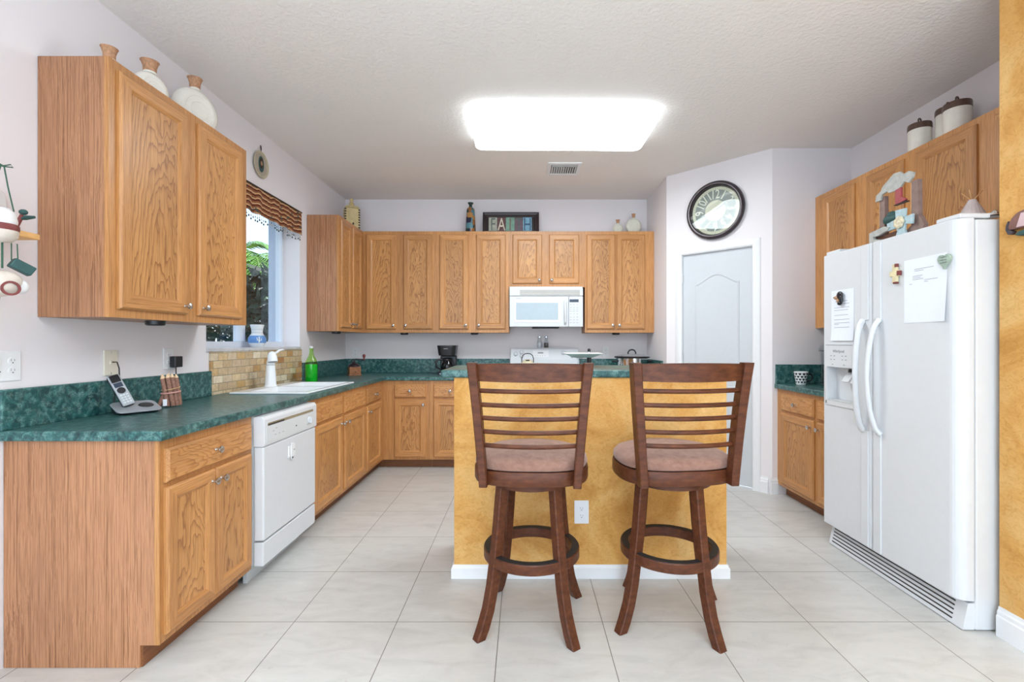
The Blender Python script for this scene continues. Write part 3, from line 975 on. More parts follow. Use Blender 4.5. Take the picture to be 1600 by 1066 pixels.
for x, z in ((0.062, 1.118), (0.128, 1.138), (0.128, 1.098), (0.585, 1.132), (0.682, 1.10)):
    mm = MB('appliance').at((x, bgface(z), z), -ang * 0 - 0.14, 0, 0).lathe([(0.020, 0.0), (0.018, 0.012), (0.016, 0.014)], (0, 0, 0), 20, 'y')
    mm.box(-0.004, 0.004, -0.024, -0.012, -0.017, 0.017, 0.002)
    mm.mat('print_grey').ring([(0.022, -0.0002), (0.024, -0.0002), (0.024, 0.001), (0.022, 0.001)], (0, 0, 0), 20, 'y')
    mm.build('knob', bg)
mm = MB('white_trim').at((0.335, bgface(1.12) - 0.001, 1.12), -0.14, 0, 0).box(-0.088, 0.088, -0.003, 0.001, -0.038, 0.036, 0.001)
mm.mat('print_grey')
for i in range(5):
    mm.box(-0.06 + i * 0.026, -0.05 + i * 0.026, -0.0036, -0.0028, -0.022, -0.018)
mm.box(-0.03, 0.03, -0.0036, -0.0028, 0.004, 0.018)
mm.build('clock_panel', bg)

# ------------------------------------------------------------------ microwave
MWZ0, MWZ1, MWD = 1.408, 1.806, 0.376
mw = thing('microwave', 'white over-the-range microwave with pale window under the short cabinet', 'microwave', (-0.149, YBW, 0))
W = 0.762
MB('appliance').box(0, W, -MWD + 0.035, -0.002, MWZ0 + 0.004, 1.827).build('body', mw)
m = MB('appliance').box(0, W, -MWD, -MWD + 0.034, 1.728, MWZ1, 0.004)
m = m.build('vent_panel', mw)
mm = MB('slot_tan').box(0.108, 0.728, -MWD - 0.0008, -MWD + 0.002, 1.736, 1.792)
mm.mat('appliance')
for i in range(5):
    mm.box(0.108, 0.728, -MWD - 0.003, -MWD - 0.0005, 1.741 + i * 0.0113, 1.747 + i * 0.0113)
mm.build('vent_grille', m)
dm = MB('appliance').box(0, 0.612, -MWD, -MWD + 0.034, MWZ0, 1.724, 0.006).build('door', mw)
mm = MB('white_trim')
rect_loops(mm, [(0.045, 0.540, 1.448, 1.690, -MWD - 0.0004), (0.055, 0.530, 1.458, 1.680, -MWD - 0.004), (0.068, 0.506, 1.478, 1.656, -MWD - 0.001)], 'white_trim', 'white_trim')
mm.build('window_frame', dm)
MB('microglass').box(0.070, 0.504, -MWD - 0.0016, -MWD - 0.0004, 1.480, 1.654).build('window_screen', dm)
mm = MB('print_grey').text('Whirlpool', 0.012, 'xz', (0.095, -MWD - 0.0006, 1.702))
mm.build('logo', dm)
MB('appliance').tube([(0.577, -MWD + 0.002, 1.672), (0.577, -MWD - 0.022, 1.655), (0.577, -MWD - 0.028, 1.56), (0.577, -MWD - 0.022, 1.455), (0.574, -MWD + 0.002, 1.436)], [0.012, 0.013, 0.014, 0.013, 0.010], 12).build('handle', dm)
cpn = MB('appliance').box(0.614, W, -MWD, -MWD + 0.034, MWZ0, 1.724, 0.006).build('control_panel', mw)
MB('dark_display').box(0.622, 0.716, -MWD - 0.0012, -MWD + 0.0005, 1.662, 1.692).build('display', cpn)
mm = MB('print_grey')
for z, w_ in ((1.636, 0.016), (1.606, 0.016), (1.588, 0.016), (1.568, 0.020), (1.540, 0.010), (1.505, 0.014), (1.478, 0.018), (1.448, 0.016)):
    for x in (0.634, 0.668, 0.702):
        mm.box(x - w_ / 2, x + w_ / 2, -MWD - 0.0008, -MWD + 0.0003, z, z + 0.004)
mm.build('keypad_print', cpn)
MB('black_matte').box(0.24, 0.52, -MWD + 0.05, -0.10, MWZ0 - 0.012, MWZ0 + 0.003).build('grease_filter', mw)

# ------------------------------------------------------------------ refrigerator (local: x from far end towards the camera, front at -y)
FX, FY = XR - 0.075, 2.932
fr = thing('refrigerator', 'white side-by-side refrigerator with ice dispenser on the right', 'refrigerator', (FX, FY, 0), -PI / 2)
FD = FX - 1.87      # front face distance
FB = FX - 1.945     # body front distance
FW = 0.912
FH = 1.782
MB('appliance').box(0.002, FW, -FB, -0.01, 0.004, FH - 0.006, 0.006).build('cabinet_body', fr)
def fdoor(name, x0, x1, rl, rr):
    pts = [(x0, -FB - 0.006)]
    pts += [(x0 + rl - rl * math.cos(a), -FD + rl - rl * math.sin(a)) for a in [PI / 2 * i / 6 for i in range(7)]]
    pts += [(x1 - rr + rr * math.sin(a), -FD + rr - rr * math.cos(a)) for a in [PI / 2 * i / 6 for i in range(7)]]
    pts += [(x1, -FB - 0.006)]
    return MB('appliance').prism(pts, 'xy', 0.130, FH, 0.004).build(name, fr)
SEAM = 0.408
fd1 = fdoor('freezer_door', 0.0, SEAM - 0.003, 0.012, 0.012)
fd2 = fdoor('fresh_food_door', SEAM + 0.003, FW + 0.002, 0.012, 0.045)
DX0, DX1, DZ0, DZM, DZ1 = 0.034, 0.290, 0.872, 1.098, 1.232
cut(fd1, DX0 + 0.008, DX1 - 0.008, -FD - 0.02, -FD + 0.058, DZ0 + 0.02, DZM)
m = MB('appliance')
L = lambda x0, x1, z0, z1, y: (x0, x1, z0, z1, y)
rect_loops(m, [L(DX0 - 0.004, DX1 + 0.004, DZ0 - 0.006, DZ1, -FD + 0.001), L(DX0 - 0.004, DX1 + 0.004, DZ0 - 0.006, DZ1, -FD - 0.006), L(DX0, DX1, DZ0, DZ1 - 0.006, -FD - 0.006)], 'appliance', 'appliance')
m.box(DX0, DX1, -FD - 0.006, -FD - 0.0005, DZM, DZ1 - 0.006)
m.box(DX0, DX0 + 0.0075, -FD - 0.006, -FD - 0.0004, DZ0, DZM).box(DX1 - 0.0075, DX1, -FD - 0.006, -FD - 0.0004, DZ0, DZM)
m.box(DX0, DX1, -FD - 0.006, -FD - 0.0004, DZ0, DZ0 + 0.0195)
dp = m.build('dispenser', fd1)
m = MB('print_grey').box(DX0, DX1 - 0.02, -FD - 0.0075, -FD - 0.0055, DZ1 - 0.004, DZ1 - 0.0005)
m.text('Whirlpool', 0.024, 'xz', (0.150, -FD - 0.0066, 1.192))
for x in (0.10, 0.20):
    for dx, dz in ((-0.022, 0.0), (0.008, 0.0), (-0.022, 0.022), (0.008, 0.022), (-0.008, -0.03)):
        m.box(x + dx, x + dx + 0.012, -FD - 0.0068, -FD - 0.0058, 1.140 + dz, 1.145 + dz)
m.build('printed_marks', dp)
m = MB('appliance').at((0.18, -FD + 0.035, 1.045), math.radians(-35)).box(-0.03, 0.03, -0.004, 0.004, -0.04, 0.03, 0.002)
m.at((0.245, -FD + 0.035, 1.045), math.radians(-30)).box(-0.022, 0.022, -0.004, 0.004, -0.045, 0.03, 0.002)
m.at().mat('slot_dark').lathe([(0.012, 0), (0.008, 0.02)], (0.20, -FD + 0.03, 1.07), 14)
m.build('paddle', dp)
MB('appliance_g').box(DX0 + 0.012, DX1 - 0.012, -FD - 0.002, -FD + 0.05, DZ0 + 0.0205, DZ0 + 0.026).build('drip_tray', dp)
for par, x, sgn in ((fd1, SEAM - 0.044, -1), (fd2, SEAM + 0.044, 1)):
    zt, zb = 1.366, 0.764
    pts, rad = [], []
    N_ = 22
    for i in range(N_ + 1):
        u = i / N_
        bow = math.sin(PI * u) ** 0.55
        pts.append((x + sgn * -0.018 * (1 - bow) * -1 * 1.0, -FD - 0.004 - 0.055 * bow, zt + (zb - zt) * u))
        rad.append(0.019 - 0.004 * bow)
    m = MB('appliance').tube(pts, rad, 14, 0.75)
    m.build('handle', par)
for par, xa_, xb_ in ((fd1, SEAM - 0.072, SEAM - 0.018), (fd2, SEAM + 0.018, SEAM + 0.072)):
    m = MB('appliance').box(xa_, xb_, -FD - 0.007, -FD + 0.001, 1.366, FH - 0.004, 0.003).box(xa_, xb_, -FD - 0.007, -FD + 0.001, 0.134, 0.764, 0.003)
    m.build('trim_strip', par)
g = MB('appliance').prism([(-FB - 0.052, 0.004), (-FB - 0.028, 0.118), (-FB + 0.0, 0.118), (-FB + 0.0, 0.004)], 'yz', 0.02, FW - 0.006).build('grille', fr)
m = MB('slot_dark')
for i in range(5):
    z = 0.022 + i * 0.019
    y = -FB - 0.052 + (z - 0.004) / 0.114 * 0.024
    m.box(0.045, FW - 0.06, y - 0.0012, y + 0.003, z, z + 0.006)
m.build('louver', g)
for xx in (0.045, FW - 0.09):
    MB('appliance').box(xx - 0.035, xx + 0.085, -FD + 0.012, -FB + 0.07, FH + 0.0005, FH + 0.022, 0.006).build('hinge_cover', fr)

# things held on the refrigerator doors
XFD = 1.87
def on_fridge(name, label, cat, Y, z):
    return thing(name, label, cat, (XFD - 0.0004, Y, z), -PI / 2)
t = on_fridge('note_paper', 'tall printed white sheet under the dog magnet on the freezer door', 'paper', 2.755, 1.405)
def sheet(mb, w, h, curl_r, curl_b, n=8):
    vs, fs = [], []
    for j in range(n + 1):
        for i in range(n + 1):
            u, v = i / n, j / n
            c = curl_r * max(0, u - 0.6) ** 2 * max(0, 1 - v * 1.6) * 6 + curl_b * max(0, 0.25 - v) ** 2 * 8
            vs.append((-w / 2 + w * u, -0.0006 - c, -h / 2 + h * v))
    for j in range(n):
        for i in range(n):
            a = j * (n + 1) + i
            fs.append([a, a + 1, a + n + 2, a + n + 1])
    k = len(vs)
    vs2 = [(x, y - 0.0004, z) for x, y, z in vs]
    mb.add(vs, [f[::-1] for f in fs], True); mb.add(vs2, fs, True)
M['paper'] = plain('paper', (236, 240, 248), 0.7, var=0.005)
mb = MB('paper'); sheet(mb, 0.195, 0.300, 0.0, 0.012); mb.build('sheet', t)
m = MB('print_grey')
for z, a, b in ((0.082, -0.06, 0.045), (0.066, -0.02, 0.06), (0.045, -0.07, 0.06), (0.030, -0.07, 0.05), (0.000, -0.07, 0.05), (-0.026, -0.07, 0.06), (-0.046, -0.07, 0.062), (-0.054, -0.07, -0.03), (-0.072, -0.07, 0.06), (-0.100, -0.07, 0.07), (-0.109, -0.07, 0.02)):
    m.box(a, b, -0.0018, -0.0012, z, z + 0.0022)
m.build('printed_text', t)
t = on_fridge('note_paper', 'wide white letter sheet with curled corner under cross and heart magnets', 'paper', 2.190, 1.492)
mb = MB('paper'); sheet(mb, 0.235, 0.305, 0.012, 0.0); mb.build('sheet', t)
m = MB('print_grey')
for z, a, b in ((0.100, -0.055, 0.05), (0.092, -0.055, -0.005), (0.068, -0.065, -0.01), (0.060, -0.065, -0.02), (0.052, -0.065, -0.005), (0.044, 0.0, 0.07), (0.036, 0.0, 0.02), (0.032, -0.085, -0.07)):
    m.box(a, b, -0.0018, -0.0012, z, z + 0.002)
m.build('printed_text', t)
M['cream'] = plain('cream_clay', (226, 212, 170), 0.6, var=0.12)
M['maroon'] = plain('maroon_paint', (120, 54, 52), 0.55, var=0.12)
M['sage'] = plain('sage_wood', (158, 176, 160), 0.6, var=0.2, vscale=60)
M['tan_fur'] = plain('tan_fur', (176, 136, 104), 0.6, var=0.1)
t = on_fridge('cross_magnet', 'cream clay cross magnet with maroon tips on the right-hand door', 'magnet', 2.352, 1.590)
m = MB('cream')
m.prism([(-0.012, -0.048), (0.014, -0.048), (0.014, -0.014), (0.030, -0.016), (0.030, 0.014), (0.014, 0.014), (0.014, 0.046), (-0.012, 0.046), (-0.012, 0.014), (-0.030, 0.012), (-0.030, -0.014), (-0.012, -0.014)], 'xz', -0.016, -0.002, 0.003)
m.build('cross', t)
m = MB('maroon').box(0.018, 0.033, -0.0175, -0.002, -0.013, 0.011, 0.002).box(-0.006, 0.015, -0.0175, -0.002, -0.052, -0.042, 0.002).box(0.004, 0.015, -0.0175, -0.002, 0.030, 0.048, 0.002)
m.build('tip', t)
t = on_fridge('heart_magnet', 'sage green heart magnet on the corner of the letter sheet', 'magnet', 2.075, 1.606)
hp = []
for i in range(32):
    a = 2 * PI * i / 32
    hp.append((0.0021 * 16 * math.sin(a) ** 3 * 0.95, 0.0023 * (13 * math.cos(a) - 5 * math.cos(2 * a) - 2 * math.cos(3 * a) - math.cos(4 * a))))
m = MB('sage').prism(hp, 'xz', -0.016, -0.003, 0.002)
m.build('heart', t)
m = MB('print_dark')
for z in (0.014, 0.002, -0.010):
    m.box(-0.016, 0.016, -0.0166, -0.0158, z, z + 0.0025)
m.build('engraved_mark', t)
t = on_fridge('dog_magnet', 'black and tan dog head magnet holding the freezer door note', 'magnet', 2.762, 1.505)
m = MB('black').ball((0.004, -0.014, 0.016), 0.026, 0.010, 0.024).ball((0.018, -0.016, -0.008), 0.012, 0.009, 0.026)
m.ball((0.002, -0.014, -0.030), 0.016, 0.010, 0.012)
m.build('head', t)
m = MB('tan_fur').ball((-0.020, -0.019, 0.004), 0.016, 0.010, 0.011).ball((-0.004, -0.021, -0.014), 0.009, 0.006, 0.012)
m.mat('black').ball((-0.035, -0.021, 0.006), 0.005)
m.build('muzzle', t)

# ------------------------------------------------------------------ bar stools
def sup(a, bf, bb, n=48, e_f=2.1, e_b=3.0):
    out = []
    for i in range(n):
        t_ = 2 * PI * i / n
        c, s = math.cos(t_), math.sin(t_)
        e = e_f if s >= 0 else e_b
        out.append((a * math.copysign(abs(c) ** (2 / e), c), (bf if s >= 0 else bb) * math.copysign(abs(s) ** (2 / e), s)))
    return out

def bar_stool(label, x, y, seat_deg, base_deg):
    t = thing('bar_stool', label, 'bar stool', (x, y, 0), math.radians(seat_deg), 'swivel bar stools at the island')
    rel = math.radians(base_deg - seat_deg)
    path = [(0.160, 0.638), (0.168, 0.56), (0.177, 0.47), (0.187, 0.38), (0.199, 0.29), (0.213, 0.20), (0.234, 0.11), (0.258, 0.045), (0.279, 0.001)]
    for k in range(4):
        a = rel + PI / 4 + k * PI / 2
        cr, sr = math.cos(a), math.sin(a)
        rings = []
        for i, (r, z) in enumerate(path):
            wr = 0.0215
            ch = 0.004
            # slightly tilted section so the leg keeps its thickness where it flares
            if i < len(path) - 1:
                dr, dz = path[i + 1][0] - r, path[i + 1][1] - z
            L_ = math.hypot(dr, dz)
            nr, nz = -dz / L_, dr / L_
            sec = [(-wr, -wr + ch), (-wr, wr - ch), (-wr + ch, wr), (wr - ch, wr), (wr, wr - ch), (wr, -wr + ch), (wr - ch, -wr), (-wr + ch, -wr)]
            ring = []
            for u, v in sec:
                rr_, zz = r + u * nr, z + u * nz
                if i in (0, len(path) - 1):
                    rr_, zz = r + u, z
                ring.append((rr_ * cr - v * sr, rr_ * sr + v * cr, zz))
            rings.append(ring)
        m = MB('walnut').loft(rings, True, False)
        m.build('leg', t)
    MB('walnut').ring([(0.180, 0.286), (0.213, 0.286), (0.216, 0.290), (0.216, 0.326), (0.213, 0.330), (0.180, 0.330)], (0, 0, 0), 64).build('foot_ring', t)
    MB('black_matte').ring([(0.183, 0.3302), (0.211, 0.3302), (0.211, 0.3325), (0.183, 0.3325)], (0, 0, 0), 64).build('ring_tread', t)
    MB('walnut').lathe([(0.165, 0.615), (0.185, 0.622), (0.185, 0.644)], (0, 0, 0), 40).build('swivel_plate', t)
    o = lambda k_: [(px * k_, py * k_) for px, py in sup(0.252, 0.250, 0.215)]
    fr_ = []
    for k_, z in ((0.93, 0.646), (0.985, 0.650), (1.0, 0.660), (1.0, 0.702), (0.985, 0.709), (0.90, 0.709)):
        fr_.append([(px, py, z) for px, py in o(k_)])
    MB('walnut').loft(fr_, True, True).build('seat_frame', t)
    cu = []
    for k_, z in ((0.90, 0.7095), (0.965, 0.714), (0.985, 0.726), (0.975, 0.742), (0.93, 0.755), (0.82, 0.766), (0.6, 0.774), (0.3, 0.778), (0.02, 0.779)):
        cu.append([(px, py, z) for px, py in o(k_)])
    MB('suede').loft(cu, True, True).build('cushion', t)
    post = [(0.192, -0.205, 0.652), (0.197, -0.206, 0.72), (0.206, -0.209, 0.84), (0.216, -0.216, 0.96), (0.227, -0.228, 1.08), (0.235, -0.240, 1.162)]
    for s in (-1, 1):
        rings = []
        for (px, py, pz) in post:
            hw, hd = 0.0165 + 0.003 * (pz - 0.65) / 0.5, 0.026 + 0.004 * math.sin(PI * (pz - 0.65) / 0.51)
            c = 0.004
            rings.append([(s * px + u, py + v, pz) for u, v in ((-hw, -hd + c), (-hw + c, -hd), (hw - c, -hd), (hw, -hd + c), (hw, hd - c), (hw - c, hd), (-hw + c, hd), (-hw, hd - c))])
        MB('walnut').loft(rings, True, False).build('back_post', t)
    def at_z(z):
        for a, b in zip(post[:-1], post[1:]):
            if z <= b[2]:
                f_ = (z - a[2]) / (b[2] - a[2])
                return a[0] + (b[0] - a[0]) * f_, a[1] + (b[1] - a[1]) * f_
        return post[-1][0], post[-1][1]
    rings = []
    xe, ye = at_z(1.12)
    for i in range(17):
        u = -1 + 2 * i / 16
        bow = 0.030 * (1 - u * u)
        zt, zb = 1.157 + 0.004 * (1 - u * u), 1.088 - 0.004 * (1 - u * u)
        xx = u * (xe - 0.010)
        yy = ye + 0.006 - bow
        rings.append([(xx, yy - 0.011, zb), (xx, yy + 0.011, zb), (xx, yy + 0.009, zt - 0.002), (xx, yy + 0.006, zt), (xx, yy - 0.010, zt), (xx, yy - 0.013, zt - 0.004)])
    MB('walnut').loft(rings, True, False).build('crest_rail', t)
    for z in (1.048, 0.990, 0.935, 0.879, 0.822):
        xe, ye = at_z(z)
        pts = []
        for i in range(15):
            u = -1 + 2 * i / 14
            pts.append((u * (xe - 0.012), ye + 0.004 - 0.028 * (1 - u * u), z - 0.002 * (1 - u * u)))
        MB('walnut').tube(pts, 0.0098, 10).build('back_slat', t)
    return t
bar_stool('dark walnut ladder-back bar stool in front of the island coffee-maker end, squared to the camera', 0.035, 2.134, -2.5, -8)
bar_stool('dark walnut ladder-back bar stool nearer the pantry door, its seat swivelled', 0.662, 2.1475, 5, -17)

# ------------------------------------------------------------------ ceiling
lt = thing('ceiling_light', 'lit white rectangular fluorescent ceiling light above the island', 'ceiling light', (0.272, 3.415, ZC), math.radians(0.8))
def rrect(w, h, r, n=6):
    out = []
    for cx, cy, a in ((w - r, h - r, 0), (-w + r, h - r, PI / 2), (-w + r, -h + r, PI), (w - r, -h + r, 1.5 * PI)):
        out += [(cx + r * math.cos(a + PI / 2 * i / n), cy + r * math.sin(a + PI / 2 * i / n)) for i in range(n + 1)]
    return out
MB('white_trim').box(-0.56, 0.56, -0.16, 0.16, -0.035, -0.001, 0.004).build('housing', lt)
def lens_ring(dw, z):
    return [(x, y, z) for x, y in rrect(0.642 - dw, 0.272 - dw, 0.06)]
MB('lamp_side').loft([lens_ring(0.02, -0.030), lens_ring(0.0, -0.040), lens_ring(0.0, -0.080), lens_ring(0.004, -0.088)], False, True).build('lens_side', lt)
MB('lamp').loft([lens_ring(0.004, -0.088), lens_ring(0.018, -0.094), lens_ring(0.05, -0.096)], False, True).add(lens_ring(0.05, -0.096), [list(range(28))]).build('lens', lt)
vt = thing('air_vent', 'small white square ceiling air vent beyond the light', 'vent', (0.365, 4.30, ZC), 0)
m = MB('white_trim')
rect = lambda i, z: [(-0.15 + i, -0.15 + i, z), (0.15 - i, -0.15 + i, z), (0.15 - i, 0.15 - i, z), (-0.15 + i, 0.15 - i, z)]
m.loft([rect(0, -0.001), rect(0.002, -0.008), rect(0.030, -0.012), rect(0.034, -0.003)], False, False)
m.build('frame', vt)
MB('slot_dark').box(-0.117, 0.117, -0.117, 0.117, -0.0035, -0.002).build('duct', vt)
m = MB('white_trim')
for i in range(11):
    x = -0.105 + i * 0.021
    m.at((x, 0.0, -0.008), 0, math.radians(40 if i < 6 else -40), 0).box(-0.007, 0.007, -0.05, 0.112, -0.0012, 0.0012)
for j in range(3):
    m.at((0, -0.102 + j * 0.018, -0.008), math.radians(40), 0, 0).box(-0.112, 0.112, -0.008, 0.008, -0.0012, 0.0012)
m.build('louver', vt)

# ------------------------------------------------------------------ wall clock on the diagonal wall
M['bronze'] = plain('dark_bronze', (66, 58, 62), 0.25, 0.35, var=0.2)
M['dial'] = plain('dial_grey', (132, 138, 130), 0.5, var=0.08)
M['dial_cream'] = plain('dial_cream', (208, 206, 180), 0.5, var=0.04)
M['numeral'] = plain('numeral_cream', (232, 230, 214), 0.5, var=0.02)
tpos = D0 + (D1 - D0) * 0.506
ck = thing('wall_clock', 'round wall clock with thick dark bronze rim above the pantry door', 'clock', (tpos.x, tpos.y, 2.417), DA)
MB('bronze').ring([(0.205, 0.001), (0.247, 0.001), (0.258, 0.018), (0.257, 0.034), (0.248, 0.048), (0.236, 0.053), (0.226, 0.050), (0.221, 0.042), (0.216, 0.034), (0.210, 0.020)], (0, 0, 0), 72, 'y', True).build('rim', ck)
fc = MB('dial').lathe([(0.211, 0.002), (0.211, 0.012)], (0, 0, 0), 64, 'y')
fc.mat('dial_cream').ring([(0.184, 0.0122), (0.210, 0.0122), (0.210, 0.0135), (0.184, 0.0135)], (0, 0, 0), 64, 'y')
fc.lathe([(0.092, 0.0122), (0.092, 0.0150), (0.086, 0.0155)], (0, 0, 0), 48, 'y')
fc = fc.build('dial', ck)
m = MB('numeral')
for h_ in range(1, 13):
    a = PI / 2 - h_ * PI / 6
    m.text(str(h_), 0.112, 'xz', (0.139 * math.cos(a), -0.0140, 0.139 * math.sin(a)), 0.0015, 'CENTER', 0.72, a - PI / 2)
m.build('numerals', fc)
m = MB('print_dark')
for i in range(60):
    a = i * PI / 30
    m.at((0, 0, 0), 0, a, 0).box(-0.001, 0.001, -0.0142, -0.0134, 0.190, 0.204 if i % 5 == 0 else 0.198)
m.build('minute_track', fc)
m = MB('print_grey').at((0, 0, 0), 0, math.radians(62), 0).box(-0.003, 0.003, -0.020, -0.018, -0.02, 0.10)
m.build('hour_hand', ck)
m = MB('print_grey').at((0, 0, 0), 0, math.radians(58), 0).box(-0.002, 0.002, -0.023, -0.021, -0.03, 0.15)
m.build('minute_hand', ck)
MB('clock_glass').lathe([(0.220, 0.0360), (0.220, 0.0380)], (0, 0, 0), 64, 'y').build('glass', ck)

# ------------------------------------------------------------------ decor above the cabinets
M['cork'] = plain('tan_woven_neck', (186, 140, 106), 0.75, var=0.25, vscale=90)
M['glaze'] = plain('cream_glaze', (238, 234, 224), 0.25, var=0.03)
M['bisque'] = plain('off_white_glaze', (216, 214, 200), 0.3, var=0.05)
def flask(label, loc, rz, d, th, neck_h, neck_r, group, bodymat='glaze'):
    t = thing('disc_flask', label, 'flask', loc, rz, group)
    r = d / 2
    m = MB(bodymat)
    rings = []
    for u in (-1, -0.86, -0.6, -0.25, 0.25, 0.6, 0.86, 1):
        rr_ = r * (1 - abs(u) ** 4 * 0.30)
        rings.append([(max(-9, rr_ * math.cos(a)), u * th / 2, max(0.004, r + rr_ * math.sin(a))) for a in [2 * PI * i / 40 for i in range(40)]])
    m.loft(rings, True, True)
    for rr_ in (0.62, 0.38):
        m.ring([(r * rr_ - 0.003, th / 2 - 0.001), (r * rr_, th / 2 + 0.0016), (r * rr_ + 0.003, th / 2 - 0.001)], (0, 0, r), 40, 'y', True)
    m.lathe([(neck_r * 0.95, 0), (neck_r * 0.82, 0.012)], (0, 0, d - 0.006), 20)
    m.build('body', t)
    MB('cork').lathe([(neck_r * 0.80, 0), (neck_r * 0.84, neck_h * 0.5), (neck_r * 1.05, neck_h * 0.9), (neck_r * 1.18, neck_h), (neck_r * 0.9, neck_h), (neck_r * 0.7, neck_h * 0.8)], (0, 0, d + 0.004), 20).build('neck', t)
    return t
zt = UZ1 + 0.001
flask('largest cream disc flask with tan neck, farthest along the near left cabinet', (-1.850, 2.640, zt), PI / 2 - 0.35, 0.248, 0.075, 0.060, 0.032, 'cream disc flasks on the near left cabinet')
flask('middle-sized cream disc flask half hidden behind the near left cabinet top', (-1.850, 2.322, zt), PI / 2 - 0.35, 0.158, 0.070, 0.055, 0.034, 'cream disc flasks on the near left cabinet')
flask('smallest flask, only its tan neck showing at the near cabinet corner', (-1.850, 2.095, zt), PI / 2 - 0.35, 0.085, 0.055, 0.052, 0.028, 'cream disc flasks on the near left cabinet')
flask('small off-white disc flask above the right-hand tall cabinet, left of its larger twin', (1.015, 5.07, zt), 0.0, 0.108, 0.05, 0.040, 0.020, 'off-white flasks right of the microwave', 'bisque')
flask('larger off-white disc flask above the right-hand tall cabinet near the pantry', (1.185, 5.07, zt), 0.0, 0.168, 0.06, 0.044, 0.019, 'off-white flasks right of the microwave', 'bisque')

M['parchment'] = plain('parchment_hide', (208, 188, 138), 0.6, var=0.14, vscale=25)
M['lacing'] = plain('dark_lacing', (62, 48, 34), 0.7)
t = thing('laced_jar', 'square parchment-coloured jar with dark laced edges and finial, corner cabinet top', 'jar', (-1.800, 4.905, zt), math.radians(28))
m = MB('parchment').box(-0.075, 0.075, -0.060, 0.060, 0, 0.225, 0.012, 3)
sh = [(0.070, 0.055, 0.226), (0.055, 0.045, 0.245), (0.03, 0.028, 0.256)]
m.loft([[(-a, -b, z), (a, -b, z), (a, b, z), (-a, b, z)] for a, b, z in sh], True, False)
m.build('body', t)
m = MB('lacing')
m.box(-0.076, 0.076, -0.0605, -0.0585, 0.008, 0.014)
m.box(-0.0755, -0.0735, -0.0605, 0.04, 0.008, 0.014).box(0.0735, 0.0755, -0.0605, 0.04, 0.008, 0.014)
for s in (-1, 1):
    for i in range(8):
        m.box(s * 0.066 - 0.008, s * 0.066 + 0.008, -0.063, -0.058, 0.018 + i * 0.026, 0.030 + i * 0.026, 0.001)
    for i in range(8):
        m.box(s * 0.074 - 0.003, s * 0.074 + 0.003, -0.058, -0.046, 0.018 + i * 0.026, 0.030 + i * 0.026, 0.001)
m.box(0.0, 0.018, -0.0625, -0.059, 0.05, 0.066, 0.001).box(0.006, 0.012, -0.0625, -0.059, 0.04, 0.076, 0.001)
m.build('lacing', t)
MB('parchment').lathe([(0.030, 0.256), (0.020, 0.268), (0.028, 0.280), (0.012, 0.292), (0.020, 0.306), (0.019, 0.322), (0.006, 0.334)], (0, 0, 0), 20).build('finial', t)

def patchwork():
    k = NT('patchwork_glaze')
    co, _ = k.coord(False)
    vo = k.n('ShaderNodeTexVoronoi', distance='CHEBYCHEV')
    k.link(co, vo.inputs['Vector'])
    vo.inputs['Scale'].default_value = 19
    sp = k.n('ShaderNodeSeparateColor')
    k.link(vo.outputs['Color'], sp.inputs[0])
    c = k.ramp(sp.outputs[0], [(0.0, srgb(52, 66, 62)), (0.2, srgb(150, 100, 58)), (0.38, srgb(40, 38, 64)), (0.54, srgb(84, 128, 138)), (0.7, srgb(56, 44, 40)), (0.84, srgb(176, 128, 72)), (0.92, srgb(96, 52, 46))])
    k.t.nodes[-1].color_ramp.interpolation = 'CONSTANT'
    k.base(c, 0.25)
    return k.m
M['patch'] = patchwork()
t = thing('patchwork_bottle', 'tall patchwork-glazed bottle vase beside the framed sign', 'vase', (-0.575, 5.07, zt), 0.3)
MB('patch').lathe([(0.052, 0), (0.056, 0.006), (0.054, 0.06), (0.049, 0.17), (0.043, 0.255), (0.036, 0.275), (0.018, 0.290)], (0, 0, 0), 28).build('body', t)
M['dkgreen'] = plain('dark_green_glaze', (44, 56, 52), 0.25)
MB('dkgreen').lathe([(0.018, 0.290), (0.016, 0.305), (0.020, 0.318), (0.030, 0.330), (0.031, 0.337), (0.022, 0.338), (0.012, 0.322)], (0, 0, 0), 28).build('neck', t)

# framed sign with the five letters
t = thing('framed_sign', 'dark framed sign of five coloured letter panels leaning above the microwave cabinet', 'sign', (-0.141, 5.115, zt), 0)
SW, SH = 0.612, 0.252
def tilt(o):
    o.rotation_euler = (math.radians(-7), 0, 0)
m = MB(M['black_matte'])
m.mat(plain('espresso_frame', (46, 34, 36), 0.35))
rect_loops(m, [(-SW / 2, SW / 2, 0, SH, 0.0), (-SW / 2, SW / 2, 0, SH, -0.020), (-SW / 2 + 0.012, SW / 2 - 0.012, 0.012, SH - 0.012, -0.026), (-SW / 2 + 0.030, SW / 2 - 0.030, 0.030, SH - 0.030, -0.018), (-SW / 2 + 0.040, SW / 2 - 0.040, 0.040, SH - 0.040, -0.020), (-SW / 2 + 0.056, SW / 2 - 0.056, 0.020, SH - 0.056, -0.010)], m.mats[1], m.mats[1])
m.mat(m.mats[1]).box(-SW / 2 + 0.001, SW / 2 - 0.001, -0.004, 0.0, 0.001, SH - 0.001)
fr_o = m.build('frame', t); tilt(fr_o)
xs = [-0.242, -0.150, -0.055, 0.040, 0.132, 0.228]
cols = [(172, 174, 158), (104, 74, 74), (122, 160, 142), (112, 94, 100), (126, 172, 196)]
inks = [(104, 112, 108), (214, 206, 184), (122, 100, 92), (92, 104, 102), (58, 88, 112)]
